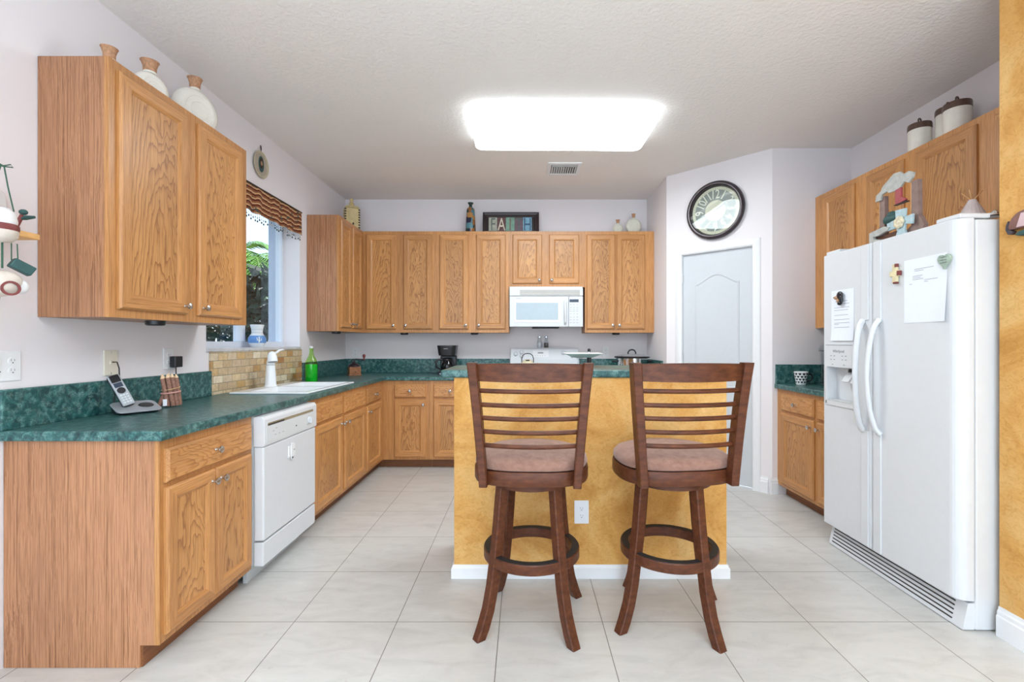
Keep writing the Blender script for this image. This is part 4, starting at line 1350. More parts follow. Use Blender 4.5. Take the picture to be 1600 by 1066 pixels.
for i, ch in enumerate('FAITH'):
    pm = MB(plain('letter_ground_' + ch, cols[i], 0.7, var=0.2, vscale=40)).box(xs[i], xs[i + 1] - 0.001, -0.0075, -0.0042, 0.022, SH - 0.056)
    po = pm.build('letter_panel', t); tilt(po)
    lm = MB(plain('letter_ink_' + ch, inks[i], 0.7, var=0.12, vscale=60)).text(ch, 0.205, 'xz', ((xs[i] + xs[i + 1]) / 2, -0.0085, 0.110), 0.0006, 'CENTER', 0.62)
    lo = lm.build('letter', po)

# canisters on the right-hand cabinets
M['canister'] = plain('cream_stoneware', (236, 231, 220), 0.4, var=0.03)
M['brownlid'] = plain('dark_brown_lid', (92, 70, 60), 0.35, var=0.15, vscale=60)
def canister(label, x, y, r, h):
    t = thing('canister', label, 'canister', (x, y, UR1 + 0.001), 0.4, 'stoneware canisters on the right cabinets')
    MB('canister').lathe([(r * 0.96, 0), (r, 0.006), (r, h)], (0, 0, 0), 40).build('jar', t)
    l = MB('brownlid').lathe([(r * 1.0, h + 0.0005), (r * 1.04, h + 0.002), (r * 1.04, h + 0.030), (r * 1.0, h + 0.038), (r * 0.4, h + 0.046), (0.01, h + 0.047)], (0, 0, 0), 40).build('lid', t)
    kk = MB('brownlid').ring([(0.014 + 0.005 * math.cos(a), 0.0045 * math.sin(a)) for a in [2 * PI * i / 8 for i in range(8)]], (0, 0, h + 0.062), 20, 'y', True)
    kk.build('lid_knob', l)
canister('stoneware canister with brown lid standing apart, farthest from the yellow wall', 2.500, 2.965, 0.060, 0.150)
canister('middle stoneware canister half hidden behind the largest one', 2.580, 2.855, 0.060, 0.195)
canister('largest stoneware canister with brown lid, closest to the yellow wall', 2.500, 2.708, 0.064, 0.152)

# ------------------------------------------------------------------ on the refrigerator
FT = FH
t = thing('western_sculpture', 'painted wood cut-out sculpture with cross, boot and hat on the refrigerator', 'sculpture', (1.965, 2.455, FT + 0.0005), -PI / 2)
M['oldwood'] = plain('grey_brown_wood', (136, 112, 104), 0.7, var=0.2, vscale=20)
M['rawedge'] = plain('raw_pine_edge', (214, 164, 112), 0.6, var=0.1)
M['paleblue'] = plain('pale_blue_wash', (176, 198, 204), 0.6, var=0.12, vscale=40)
M['greywash'] = plain('grey_wash', (176, 176, 170), 0.6, var=0.14, vscale=40)
M['bootred'] = plain('boot_red', (160, 66, 70), 0.5, var=0.1)
M['teal'] = plain('dark_teal', (40, 78, 76), 0.55, var=0.15)
M['rosette'] = plain('bone_rosette', (220, 208, 178), 0.55, var=0.12, vscale=60)
def solid(mat, edge, poly, y0, y1, name, par, b=0.002):
    o = MB(mat).prism(poly, 'xz', y0, y1, b).build(name, par)
    return o
z0 = 0.005
z0 = 0.0
t.scale = (0.96, 1, 0.90)
solid('oldwood', None, [(-0.150, z0), (-0.030, z0), (-0.055, 0.035), (-0.088, 0.060), (-0.092, 0.285), (-0.128, 0.285), (-0.128, 0.110), (-0.165, 0.050)], -0.012, 0.012, 'post', t)
solid('oldwood', None, [(0.030, z0), (0.150, z0), (0.172, 0.045), (0.135, 0.110), (0.132, 0.305), (0.092, 0.305), (0.092, 0.060), (0.055, 0.035)], -0.012, 0.012, 'post', t)
MB('rawedge').box(-0.1325, -0.1285, -0.012, 0.012, 0.112, 0.284).build('raw_edge', t)
MB('rawedge').box(0.0875, 0.0915, -0.012, 0.012, 0.065, 0.304).build('raw_edge', t)
cl = [(-0.145, 0.262), (-0.105, 0.262), (-0.095, 0.292), (-0.060, 0.300), (-0.045, 0.286), (-0.005, 0.284), (0.030, 0.290), (0.060, 0.316), (0.085, 0.300), (0.115, 0.318), (0.122, 0.345), (0.090, 0.365), (0.055, 0.360), (0.030, 0.384), (-0.010, 0.388), (-0.060, 0.358), (-0.090, 0.340), (-0.105, 0.316), (-0.140, 0.300)]
solid('greywash', None, cl, -0.024, -0.0125, 'cloud', t)
bt = [(0.005, 0.284), (0.045, 0.290), (0.046, 0.235), (0.072, 0.218), (0.082, 0.206), (0.040, 0.200), (0.005, 0.200)]
solid('bootred', None, bt, -0.030, -0.016, 'boot', t, 0.004)
MB('black').box(0.002, 0.086, -0.031, -0.015, 0.195, 0.2005).build('boot_sole', t)
MB('teal').at((-0.035, -0.022, 0.128)).ball((0, 0, 0), 0.050, 0.020, 0.030).ball((0.012, 0, 0.022), 0.030, 0.020, 0.022).build('hat', t)
cr = [(0.010, z0), (0.090, z0), (0.075, 0.045), (0.080, 0.070), (0.125, 0.060), (0.128, 0.115), (0.078, 0.112), (0.082, 0.160), (0.012, 0.165), (0.016, 0.112), (-0.045, 0.108), (-0.042, 0.058), (0.020, 0.062), (0.026, 0.040)]
solid('paleblue', None, cr, -0.034, -0.022, 'cross', t)
ro = MB('rosette')
for i in range(7):
    a = 2 * PI * i / 7
    ro.ball((0.046 + 0.021 * math.cos(a), -0.040, 0.088 + 0.021 * math.sin(a)), 0.016, 0.006, 0.016, 12)
ro.ball((0.046, -0.043, 0.088), 0.014, 0.006, 0.014, 12)
ro.build('rosette', t)
hn = [(-0.170, z0), (-0.080, z0), (-0.090, 0.022), (-0.130, 0.030), (-0.140, 0.048), (-0.100, 0.046), (-0.060, 0.058), (-0.035, 0.062), (-0.020, 0.078), (-0.060, 0.092), (-0.110, 0.086), (-0.170, 0.078)]
solid('greywash', None, hn, -0.040, -0.024, 'skull', t)
M['saddle'] = plain('saddle_brown', (92, 54, 34), 0.5, var=0.15)
solid('saddle', None, [(-0.120, z0), (-0.005, z0), (0.012, 0.052), (-0.030, 0.050), (-0.070, 0.044), (-0.128, 0.040)], -0.021, -0.014, 'saddle', t)

t = thing('teepee_figurine', 'small grey teepee figurine with crossed poles on the refrigerator', 'figurine', (2.120, 2.220, FT - 0.004), -0.7)
t.scale = (1.2, 1.2, 1.1)
M['hide'] = plain('pale_hide', (196, 182, 180), 0.8, var=0.10, vscale=30)
m = MB('hide').lathe([(0.072, 0), (0.066, 0.01), (0.012, 0.128), (0.006, 0.13)], (0, 0, 0), 18, 'z', False)
m.build('tent', t)
m = MB('rawedge')
for a in (0.3, 1.6, 2.9, 4.4):
    m.tube([(0.008 * math.cos(a + PI), 0.008 * math.sin(a + PI), 0.112), (0.032 * math.cos(a), 0.032 * math.sin(a), 0.165)], [0.0026, 0.0015], 6)
m.build('pole', t)
t = thing('dome_lid', 'small white dome with dark rim on the refrigerator by the yellow wall', 'lid', (2.090, 2.105, FT + 0.019), 0)
MB('porcelain').lathe([(0.032, 0.004), (0.030, 0.012), (0.018, 0.022), (0.003, 0.025)], (0, 0, 0), 24).build('dome', t)
MB('iron').ring([(0.030, 0.0045), (0.037, 0.0045), (0.037, 0.009), (0.0315, 0.010)], (0, 0, 0), 24).build('rim', t)

# turtle-like wall carving on the yellow wall
M['darkslate'] = plain('dark_slate_wood', (64, 58, 66), 0.4, var=0.12)
M['shellbrown'] = plain('shell_brown', (122, 80, 70), 0.45, var=0.12)
M['shellpink'] = plain('shell_pink', (208, 178, 180), 0.5, var=0.06)
t = thing('wall_carving', 'painted wood wall carving with brown and pink bands on the yellow wall', 'wall decoration', (2.0195, 1.915, 1.735), -PI / 2)
a1 = arc(0.040, -0.020, 0.062, PI, 0, 20)
m = MB('shellbrown').prism([(x, z * 1.0) for x, z in a1] + [(0.102, -0.032), (-0.018, -0.028)], 'xz', -0.022, -0.0008, 0.003); m.build('shell', t)
MB('shellpink').prism([(0.012, -0.024), (0.030, 0.030), (0.060, 0.030), (0.082, -0.024)], 'xz', -0.025, -0.0225, 0.001).build('shell_band', t)
MB('darkslate').prism([(-0.026, 0.012), (-0.034, -0.006), (-0.036, -0.024), (-0.028, -0.044), (-0.014, -0.048), (-0.004, -0.036), (-0.020, -0.026), (-0.021, 0.004)], 'xz', -0.020, -0.0008, 0.003).build('head', t)
MB('teal').prism([(-0.002, -0.052), (0.014, -0.040), (0.040, -0.036), (0.060, -0.040), (0.050, -0.056), (0.020, -0.060)], 'xz', -0.018, -0.0008, 0.003).build('leg', t)

# ------------------------------------------------------------------ left wall: plate, shelf, hanging ornament
M['plate_rim'] = plain('antique_plate', (186, 176, 148), 0.45, var=0.12, vscale=40)
M['plate_in'] = plain('plate_centre', (172, 162, 146), 0.5, var=0.1, vscale=40)
t = thing('wall_plate', 'small round decorative plate with a dark oval portrait hung over the window valance', 'wall decoration', (XW, 3.534, 2.583), PI / 2)
m = MB('plate_rim').lathe([(0.070, 0.002), (0.098, 0.012), (0.100, 0.016), (0.096, 0.018), (0.084, 0.0125)], (0, 0, 0), 40, 'y')
m.mat('plate_in').lathe([(0.084, 0.0122), (0.080, 0.0130)], (0, 0, 0), 40, 'y')
m.build('plate', t)
m = MB('teal').prism([(0.036 * math.cos(a), 0.004 + 0.060 * math.sin(a)) for a in [2 * PI * i / 24 for i in range(24)]], 'xz', -0.0145, -0.0128)
m.mat('lacing').prism([(0.022 * math.cos(a), 0.012 + 0.040 * math.sin(a)) for a in [2 * PI * i / 24 for i in range(24)]], 'xz', -0.0160, -0.0146)
m.mat('tan_fur').prism([(0.012 * math.cos(a), 0.010 + 0.017 * math.sin(a)) for a in [2 * PI * i / 20 for i in range(20)]], 'xz', -0.0172, -0.0160)
m.build('portrait', t)
MB('iron').tube([(0, -0.012, 0.100), (0.004, -0.012, 0.118), (0.004, -0.010, 0.140), (0, -0.008, 0.146), (-0.004, -0.010, 0.140), (-0.004, -0.012, 0.118)], 0.0025, 8, 1, True).build('hanger', t)

M['pine'] = plain('golden_pine', (226, 174, 108), 0.5, var=0.08, vscale=20)
t = thing('wall_shelf', 'small golden pine wall shelf at the left picture edge', 'shelf', (XW, 1.60, 1.647), PI / 2)
MB('pine').box(-0.22, 0.195, -0.142, -0.001, -0.012, 0.010, 0.004).build('board', t)
MB('pine').prism([(-0.001, -0.0125), (-0.095, -0.0125), (-0.07, -0.05), (-0.03, -0.075), (-0.001, -0.11)], 'yz', -0.11, -0.093).build('bracket', t)
t = thing('cactus_figurine', 'small dark red and green sprouting figurine on the pine shelf', 'figurine', (-1.885, 1.742, 1.658), 0.3)
m = MB('maroon')
m.tube([(0, 0, 0.002), (0.0, 0, 0.02), (0.012, 0.0, 0.045), (0.018, 0, 0.062)], [0.010, 0.009, 0.007, 0.006], 10)
m.tube([(0.002, 0, 0.006), (-0.028, 0, 0.028), (-0.052, 0, 0.05)], [0.009, 0.008, 0.006], 10)
m.build('stem', t)
m = MB('teal')
m.ball((0.022, 0, 0.072), 0.014, 0.010, 0.011, 12).ball((-0.066, 0, 0.058), 0.026, 0.010, 0.010, 12)
m.tube([(0.015, 0, 0.046), (0.030, 0, 0.052), (0.056, 0, 0.056)], [0.004, 0.009, 0.005], 8)
m.build('leaf', t)

M['cloth_w'] = plain('white_painted_wood', (226, 224, 224), 0.7, var=0.06)
M['cloth_c'] = plain('cream_painted_wood', (214, 202, 190), 0.7, var=0.10)
t = thing('plaque', 'pale cream heart-topped plaque leaning on the wall behind the pine shelf', 'wall decoration', (XW, 1.745, 1.658), PI / 2)
MB('cloth_w').prism([(-0.07, 0.0), (0.045, 0.0), (0.055, 0.09), (0.045, 0.155), (0.01, 0.175), (-0.03, 0.165), (-0.07, 0.17)], 'xz', -0.014, -0.001, 0.004).build('board', t)
t = thing('hanging_ornament', 'hanging string of painted wooden pots with green cords at the left picture edge', 'ornament', (-1.795, 1.605, 1.40), PI / 2 - 0.5)
M['cordgreen'] = plain('green_cord', (58, 92, 74), 0.8)
m = MB('cordgreen')
m.tube([(0.012, 0, 0.455), (0.022, 0, 0.38), (0.036, 0, 0.30)], 0.0022, 6)
m.tube([(0.006, 0.004, 0.455), (-0.01, 0.004, 0.38), (-0.02, 0.004, 0.30)], 0.0022, 6)
m.tube([(0.030, 0, 0.19), (0.030, 0.0, 0.13)], 0.0018, 6)
m.tube([(0.044, 0, 0.19), (0.046, 0.0, 0.125)], 0.0018, 6)
m.tube([(0.008, 0.0, 0.19), (0.008, 0.0, 0.10)], 0.003, 6)
for a in (-1, 1):
    m.tube([(0.010, 0, 0.452), (0.010 + a * 0.018, 0, 0.462), (0.010 + a * 0.024, 0, 0.454), (0.010, 0, 0.450)], 0.0022, 6)
m.build('cord', t)
m = MB('cloth_w').lathe([(0.040, 0.228), (0.046, 0.262), (0.040, 0.292), (0.026, 0.305), (0.012, 0.308)], (0, 0, 0), 24).build('upper_pot', t)
m = MB('cloth_c').lathe([(0.010, 0.188), (0.032, 0.192), (0.046, 0.206), (0.049, 0.228)], (0, 0, 0), 24)
m.mat('maroon').lathe([(0.049, 0.228), (0.050, 0.234), (0.050, 0.246), (0.047, 0.250)], (0, 0, 0), 24)
m.build('middle_pot', t)
m = MB('teal').at((0.056, 0, 0.108), 0, math.radians(30), 0).box(-0.032, 0.030, -0.018, 0.018, -0.016, 0.018, 0.004)
m.build('green_box', t)
m = MB('cloth_c').at((0.0, 0, 0.045), 0, math.radians(-20), 0).ball((0, 0, 0), 0.062, 0.036, 0.044)
m.mat('maroon').at((0.020, -0.034, 0.030), 0, math.radians(-30), 0).ring([(0.018, -0.003), (0.025, -0.003), (0.025, 0.003), (0.018, 0.003)], (0, 0, 0), 20, 'y')
m.at().mat('cloth_w').ball((0.052, 0, 0.04), 0.022, 0.018, 0.026)
m.build('lower_pot', t)
MB('oldwood').tube([(-0.006, 0, 0.006), (-0.006, 0, -0.055)], [0.010, 0.005], 8).build('tail', t)

# ------------------------------------------------------------------ window valance and sill vase
t = thing('window_valance', 'striped brown woven valance with bead fringe across the window top', 'valance', (XW, 2.94, 2.20), 0)
n = 70
rings = []
vs, fs = [], []
for j in range(7):
    for i in range(n + 1):
        y = 0.004 + 1.222 * i / n
        v = j / 6
        x = 0.016 + (0.006 * math.sin(i * 0.85) + 0.003 * math.sin(i * 0.37 + 1)) * (1 - v * 0.7)
        z = 0.195 - 0.008 * (y / 1.2) * 0 - (1 - v) * 0.198 + 0.004 * math.sin(i * 0.6) * (1 - v)
        vs.append((x, y, z))
for j in range(6):
    for i in range(n):
        a = j * (n + 1) + i
        fs.append([a, a + 1, a + n + 2, a + n + 1])
m = MB('valance')
m.add(vs, fs, True)
m.add([(x - 0.003, y, z) for x, y, z in vs], [f[::-1] for f in fs], True)
cl_o = m.build('cloth', t, merge=False)
MB('lacing').tube([(0.016, 0.0, 0.196), (0.016, 1.228, 0.196)], 0.007, 8).build('rod', t)
rnd = random.Random(4)
m = MB('slot_dark', 'lacing', 'teal')
for i in range(44):
    y = 0.02 + i * 0.0275
    L_ = 0.030 + 0.030 * rnd.random()
    m.mat('lacing').tube([(0.014, y, 0.004), (0.014, y + 0.002 * rnd.random(), -L_)], 0.0008, 5)
    m.mat(rnd.choice(['slot_dark', 'teal', 'lacing', 'greywash'])).ball((0.014, y, -L_), 0.0055, 0.0055, 0.008, 8)
    if rnd.random() < 0.6:
        m.mat(rnd.choice(['slot_dark', 'greywash'])).ball((0.014, y, -L_ * 0.55), 0.004, 0.004, 0.005, 8)
o = m.build('bead_fringe', t)
o['kind'] = 'stuff'

M['vase_w'] = plain('vase_white', (226, 230, 234), 0.35, var=0.02)
M['vase_b'] = plain('vase_blue', (96, 142, 200), 0.4, var=0.15, vscale=50)
t = thing('cactus_vase', 'white and blue pottery vase with a white cactus on the window sill', 'vase', (-2.045, 3.60, WZ0 + 0.0005), 0.9)
m = MB('vase_w').lathe([(0.040, 0), (0.044, 0.004), (0.056, 0.026), (0.060, 0.034)], (0, 0, 0), 36)
m.mat('vase_b').lathe([(0.060, 0.034), (0.063, 0.052), (0.060, 0.072), (0.050, 0.090)], (0, 0, 0), 36)
m.mat('vase_w').lathe([(0.050, 0.090), (0.041, 0.102), (0.038, 0.114), (0.040, 0.138), (0.048, 0.172), (0.046, 0.174), (0.036, 0.138)], (0, 0, 0), 36)
for z in (0.112, 0.136):
    m.mat('print_grey').ring([(0.0385, z), (0.0425, z), (0.0425, z + 0.0015), (0.0385, z + 0.0015)], (0, 0, 0), 36)
m.build('body', t)
m = MB('vase_w')
def onv(a, z):
    r = 0.0645 - 0.004 * abs((z - 0.052) / 0.02) ** 2 * 0.5
    return (r * math.cos(a), r * math.sin(a), z)
a0 = -1.75
m.tube([onv(a0, z) for z in (0.037, 0.048, 0.060, 0.072, 0.080)], 0.0045, 8)
m.tube([onv(a0 - 0.03, 0.055), onv(a0 - 0.18, 0.055), onv(a0 - 0.22, 0.066), onv(a0 - 0.22, 0.074)], 0.0032, 8)
m.tube([onv(a0 + 0.03, 0.050), onv(a0 + 0.18, 0.050), onv(a0 + 0.22, 0.060), onv(a0 + 0.22, 0.068)], 0.0032, 8)
m.build('cactus_motif', t)

# ------------------------------------------------------------------ things on the counters
CZ = CT1 + 0.0005
t = thing('green_bottle', 'green glass bottle of green liquid beside the sink', 'bottle', (-1.805, 3.990, CZ), 0)
prof = [(0.047, 0), (0.050, 0.006), (0.050, 0.150), (0.048, 0.168), (0.036, 0.196), (0.022, 0.222), (0.016, 0.250), (0.0155, 0.272), (0.018, 0.276), (0.018, 0.286)]
MB('green_glass').lathe(prof, (0, 0, 0), 36).build('glass', t)
MB('green_liquid').lathe([(0.045, 0.004), (0.0475, 0.010), (0.0475, 0.150)], (0, 0, 0), 36).build('liquid', t)
MB('white_trim').lathe([(0.013, 0.2865), (0.014, 0.300), (0.008, 0.304)], (0, 0, 0), 18).build('stopper', t)
t = thing('coffee_grinder', 'wooden hand-crank coffee grinder in the back corner', 'coffee grinder', (-1.735, 4.800, CZ), 0.55)
M['grinderwood'] = plain('grinder_wood', (150, 96, 60), 0.45, var=0.2, vscale=30)
m = MB('grinderwood').box(-0.062, 0.062, -0.062, 0.062, 0, 0.012, 0.003).box(-0.055, 0.055, -0.055, 0.055, 0.012, 0.088, 0.003)
m.build('box', t)
d_ = MB('grinderwood').box(-0.038, 0.038, -0.060, -0.0555, 0.022, 0.056, 0.002).build('drawer', t)
MB('iron').ball((0, -0.066, 0.039), 0.006).build('knob', d_)
MB('iron').lathe([(0.062, 0.089), (0.060, 0.096), (0.044, 0.112), (0.024, 0.124), (0.012, 0.130), (0.009, 0.150)], (0, 0, 0), 28).build('hopper', t)
c_ = MB('iron').tube([(0.0, 0, 0.152), (0.02, 0.0, 0.168), (0.055, 0.0, 0.160), (0.098, 0.0, 0.152)], [0.006, 0.005, 0.005, 0.006], 10)
c_.tube([(-0.012, 0.01, 0.125), (-0.022, 0.02, 0.152), (-0.006, 0.01, 0.166)], 0.005, 8)
c_ = c_.build('crank', t)
MB('maroon').lathe([(0.008, 0.152), (0.007, 0.172), (0.014, 0.188), (0.016, 0.202), (0.010, 0.213), (0.002, 0.216)], (0.098, 0, 0), 18).build('crank_knob', c_)

t = thing('coffee_maker', 'black drip coffee maker with glass carafe left of the range', 'coffee maker', (-0.795, 4.905, CZ), 0)
m = MB('black')
o_ = [(px, py) for px, py in rrect(0.090, 0.105, 0.04)]
m.loft([[(x, y, 0) for x, y in o_], [(x, y, 0.028) for x, y in o_], [(x * 0.96, y * 0.96, 0.034) for x, y in o_]], True, True)
m.build('base', t)
MB('black').box(-0.085, 0.085, 0.035, 0.104, 0.0345, 0.200, 0.012, 3).build('column', t)
m = MB('black').loft([[(x * k_, y * k_, z) for x, y in rrect(0.100, 0.105, 0.045)] for k_, z in ((0.84, 0.2005), (0.90, 0.230), (0.97, 0.285), (1.0, 0.298), (0.99, 0.306))], True, True)
m.build('brew_head', t)
MB('print_grey').box(-0.026, 0.018, -0.1005, -0.096, 0.268, 0.280).build('badge', t)
cz = MB('smoke_glass').lathe([(0.052, 0.036), (0.066, 0.050), (0.070, 0.082), (0.062, 0.118), (0.046, 0.142), (0.044, 0.156)], (0, -0.028, 0), 36)
cz = cz.build('carafe', t)
MB('black').lathe([(0.047, 0.1565), (0.048, 0.168), (0.030, 0.176)], (0, -0.028, 0), 32).build('lid', cz)
MB('black').tube([(-0.045, -0.05, 0.158), (-0.088, -0.075, 0.160), (-0.108, -0.085, 0.135), (-0.104, -0.083, 0.085), (-0.068, -0.062, 0.058)], [0.010, 0.011, 0.012, 0.011, 0.008], 12).build('carafe_handle', cz)
MB('print_grey').box(-0.07, -0.03, -0.1065, -0.1045, 0.008, 0.022).build('switch', t)

t = thing('electric_skillet', 'round chrome pan with black lid and loop handle on the right counter', 'pan', (1.128, 4.90, CZ), 0)
m = MB('chrome').lathe([(0.135, 0.03), (0.155, 0.045), (0.162, 0.090), (0.163, 0.172)], (0, 0, 0), 48)
m.build('pot', t)
m = MB('black').lathe([(0.090, 0.0), (0.110, 0.004), (0.120, 0.032)], (0, 0, 0), 36)
m.build('base', t)
l = MB('black').lathe([(0.163, 0.173), (0.180, 0.178), (0.182, 0.188), (0.172, 0.194)], (0, 0, 0), 48)
l.mat('print_grey').lathe([(0.172, 0.194), (0.120, 0.206), (0.040, 0.214), (0.01, 0.215)], (0, 0, 0), 48)
l = l.build('lid', t)
MB('black').tube([(-0.040, 0, 0.215), (-0.040, 0, 0.232), (-0.026, 0, 0.254), (0, 0, 0.262), (0.026, 0, 0.254), (0.040, 0, 0.232), (0.040, 0, 0.215)], 0.0075, 10).build('loop_handle', l)
for s in (-1, 1):
    MB('black').tube([(s * 0.158, -0.03, 0.135), (s * 0.195, -0.025, 0.142), (s * 0.200, 0, 0.142), (s * 0.195, 0.025, 0.142), (s * 0.158, 0.03, 0.135)], 0.010, 10).build('side_handle', t)
MB('black').ball((-0.03, -0.165, 0.12), 0.030, 0.018, 0.018).build('control_knob', t)

# on the range
def shaker(label, x, fill, cap):
    t = thing('glass_shaker', label, 'shaker', (x, YBW - 0.045, 1.1865), 0, 'glass shakers on the range')
    MB(fill).lathe([(0.0225, 0.003), (0.0225, 0.045), (0.014, 0.062)] if cap else [(0.0235, 0.003), (0.0235, 0.055)], (0, 0, 0), 20).build('filling', t)
    MB('clear').lathe([(0.025, 0), (0.026, 0.004), (0.026, 0.058), (0.018, 0.085), (0.018, 0.112)], (0, 0, 0), 20).build('glass', t)
    MB('chrome').lathe([(0.019, 0.1125), (0.019, 0.126), (0.010, 0.132)], (0, 0, 0), 20).build('cap', t)
M['salt'] = plain('salt', (236, 236, 238), 0.8, var=0.02)
M['pepper'] = plain('pepper', (96, 88, 84), 0.9, var=0.4, vscale=300)
shaker('glass shaker of white salt on top of the range backguard', 0.174, 'salt', True)
shaker('glass shaker of grey pepper on top of the range backguard', 0.248, 'pepper', False)
t = thing('kettle', 'cream kettle with an arched dark handle on the range, mostly hidden by the stool', 'kettle', (0.040, 4.95, 0.930), 0)
M['kettle'] = plain('cream_enamel', (228, 216, 186), 0.25, var=0.03)
MB('kettle').lathe([(0.075, 0.0), (0.085, 0.01), (0.082, 0.06), (0.066, 0.100), (0.050, 0.118), (0.046, 0.124)], (0, 0, 0), 36).build('body', t)
MB('kettle').lathe([(0.046, 0.1245), (0.040, 0.133), (0.014, 0.138), (0.010, 0.140)], (0, 0, 0), 28).build('lid', t)
MB('slot_dark').box(-0.020, 0.020, -0.052, -0.044, 0.122, 0.134, 0.002).build('lid_tab', t)
MB('iron').tube([(-0.062, 0, 0.10), (-0.062, 0, 0.145), (-0.052, 0, 0.178), (-0.028, 0, 0.196), (0, 0, 0.200), (0.028, 0, 0.196), (0.052, 0, 0.178), (0.062, 0, 0.145), (0.062, 0, 0.10)], 0.0045, 10).build('handle', t)
MB('kettle').tube([(0.060, -0.02, 0.05), (0.095, -0.03, 0.075), (0.110, -0.034, 0.100)], [0.016, 0.012, 0.009], 12).build('spout', t)

# on the bar top
t = thing('serving_dish', 'shallow white square serving dish on a dark pedestal on the island bar top', 'dish', (0.356, 2.850, 1.0995), 0.0)
M['dishw'] = plain('greenish_white_china', (240, 240, 234), 0.15, var=0.02)
rings = []
for a, z in ((0.010, 0.052), (0.050, 0.054), (0.070, 0.060), (0.112, 0.078), (0.112, 0.0815), (0.070, 0.064), (0.045, 0.059), (0.008, 0.058)):
    rings.append([(x * a / 0.112, y * a / 0.112 * 0.8, z) for x, y in rrect(0.112, 0.112, 0.02, 4)])
MB('dishw').loft(rings, True, True).build('dish', t)
MB('clear').lathe([(0.028, 0.0005), (0.030, 0.004), (0.012, 0.012), (0.010, 0.040), (0.020, 0.0515)], (-0.020, 0, 0), 24).build('pedestal', t)
t = thing('pepper_mill', 'small black and steel pepper mill standing behind the white serving dish', 'pepper mill', (0.414, 2.980, 1.0995), 0)
MB('black').lathe([(0.020, 0), (0.021, 0.006), (0.016, 0.02), (0.014, 0.06), (0.017, 0.072)], (0, 0, 0), 20).build('body', t)
MB('chrome').lathe([(0.012, 0.0725), (0.010, 0.086)], (0, 0, 0), 20).build('collar', t)
MB('black').lathe([(0.008, 0.0865), (0.010, 0.092), (0.0105, 0.100), (0.006, 0.106)], (0, 0, 0), 20).build('cap', t)

# phone
t = thing('cordless_phone', 'silver and black cordless phone standing in its answering base on the near counter', 'phone', (-1.850, 2.240, CZ), math.radians(56))
M['silver'] = plain('silver_plastic', (170, 174, 180), 0.35, 0.3, var=0.03)
M['keys'] = plain('key_white', (206, 210, 212), 0.5)
hw = lambda s: [(x, y) for x, y in rrect(0.086 * s, 0.064 * s, 0.024 * s)]
m = MB('black').loft([[(x * 0.86, y * 0.86, 0.0) for x, y in hw(1)], [(x, y, 0.026 + y * 0.26) for x, y in hw(1)]], True, True)
m.build('base', t)
m = MB('silver').loft([[(x * 1.01, y * 1.01, 0.0265 + y * 0.26) for x, y in hw(1)], [(x * 1.01, y * 1.01, 0.031 + y * 0.26) for x, y in hw(1)], [(x * 0.95, y * 0.95, 0.034 + y * 0.26) for x, y in hw(1)]], True, True)
m.build('base_cover', t)
MB('black').at((0.038, -0.002, 0.0338), math.radians(14.6)).lathe([(0.030, 0), (0.028, 0.003), (0.015, 0.004)], (0, 0, 0), 28).build('button_ring', t)
hs = MB('silver').box(-0.024, 0.024, -0.010, 0.0, 0, 0.163, 0.005, 3)
hs.mat('black').box(-0.0235, 0.0235, 0.0005, 0.018, 0, 0.163, 0.007, 3)
hs = hs.build('handset', t, (-0.030, -0.014, 0.040), (math.radians(-28), math.radians(-17), 0))
MB('black').box(-0.018, 0.018, -0.0112, -0.0095, 0.122, 0.160, 0.003).build('earpiece', hs)
MB('dark_display').box(-0.016, 0.016, -0.0112, -0.0095, 0.096, 0.119, 0.001).build('screen', hs)
MB('black').at((0, -0.0105, 0.078)).lathe([(0.016, -0.0), (0.015, 0.002)], (0, 0, 0), 20, 'y').build('navigation_pad', hs)
for r_ in range(4):
    for c__ in range(3):
        MB('keys').box(-0.016 + c__ * 0.0115, -0.007 + c__ * 0.0115, -0.0118, -0.0095, 0.012 + r_ * 0.0125, 0.020 + r_ * 0.0125, 0.001).build('key', hs)
t = thing('telephone_cord', 'thin black cord running from the almond jack down to the phone', 'cord', (0, 0, 0))
MB('black_matte').tube([(XW + 0.012, 2.257, 1.150), (XW + 0.030, 2.262, 1.150), (XW + 0.040, 2.262, 1.120), (XW + 0.042, 2.262, 1.07), (XW + 0.030, 2.25, 1.0), (XW + 0.026, 2.245, 0.915)], 0.0028, 8).build('cord', t)
t = thing('plug_adapter', 'black square power adapter plugged into the outlet above the pencils', 'adapter', (XW + 0.0068, 2.652, 1.135), PI / 2)
MB('black').box(-0.028, 0.030, -0.036, -0.0026, -0.030, 0.032, 0.004).build('block', t)
MB('black_matte').tube([(0.0, -0.018, -0.030), (0.0, -0.018, -0.050), (-0.004, -0.022, -0.075), (-0.02, -0.024, -0.12), (-0.06, -0.022, -0.21)], 0.0028, 8).build('cord', t)

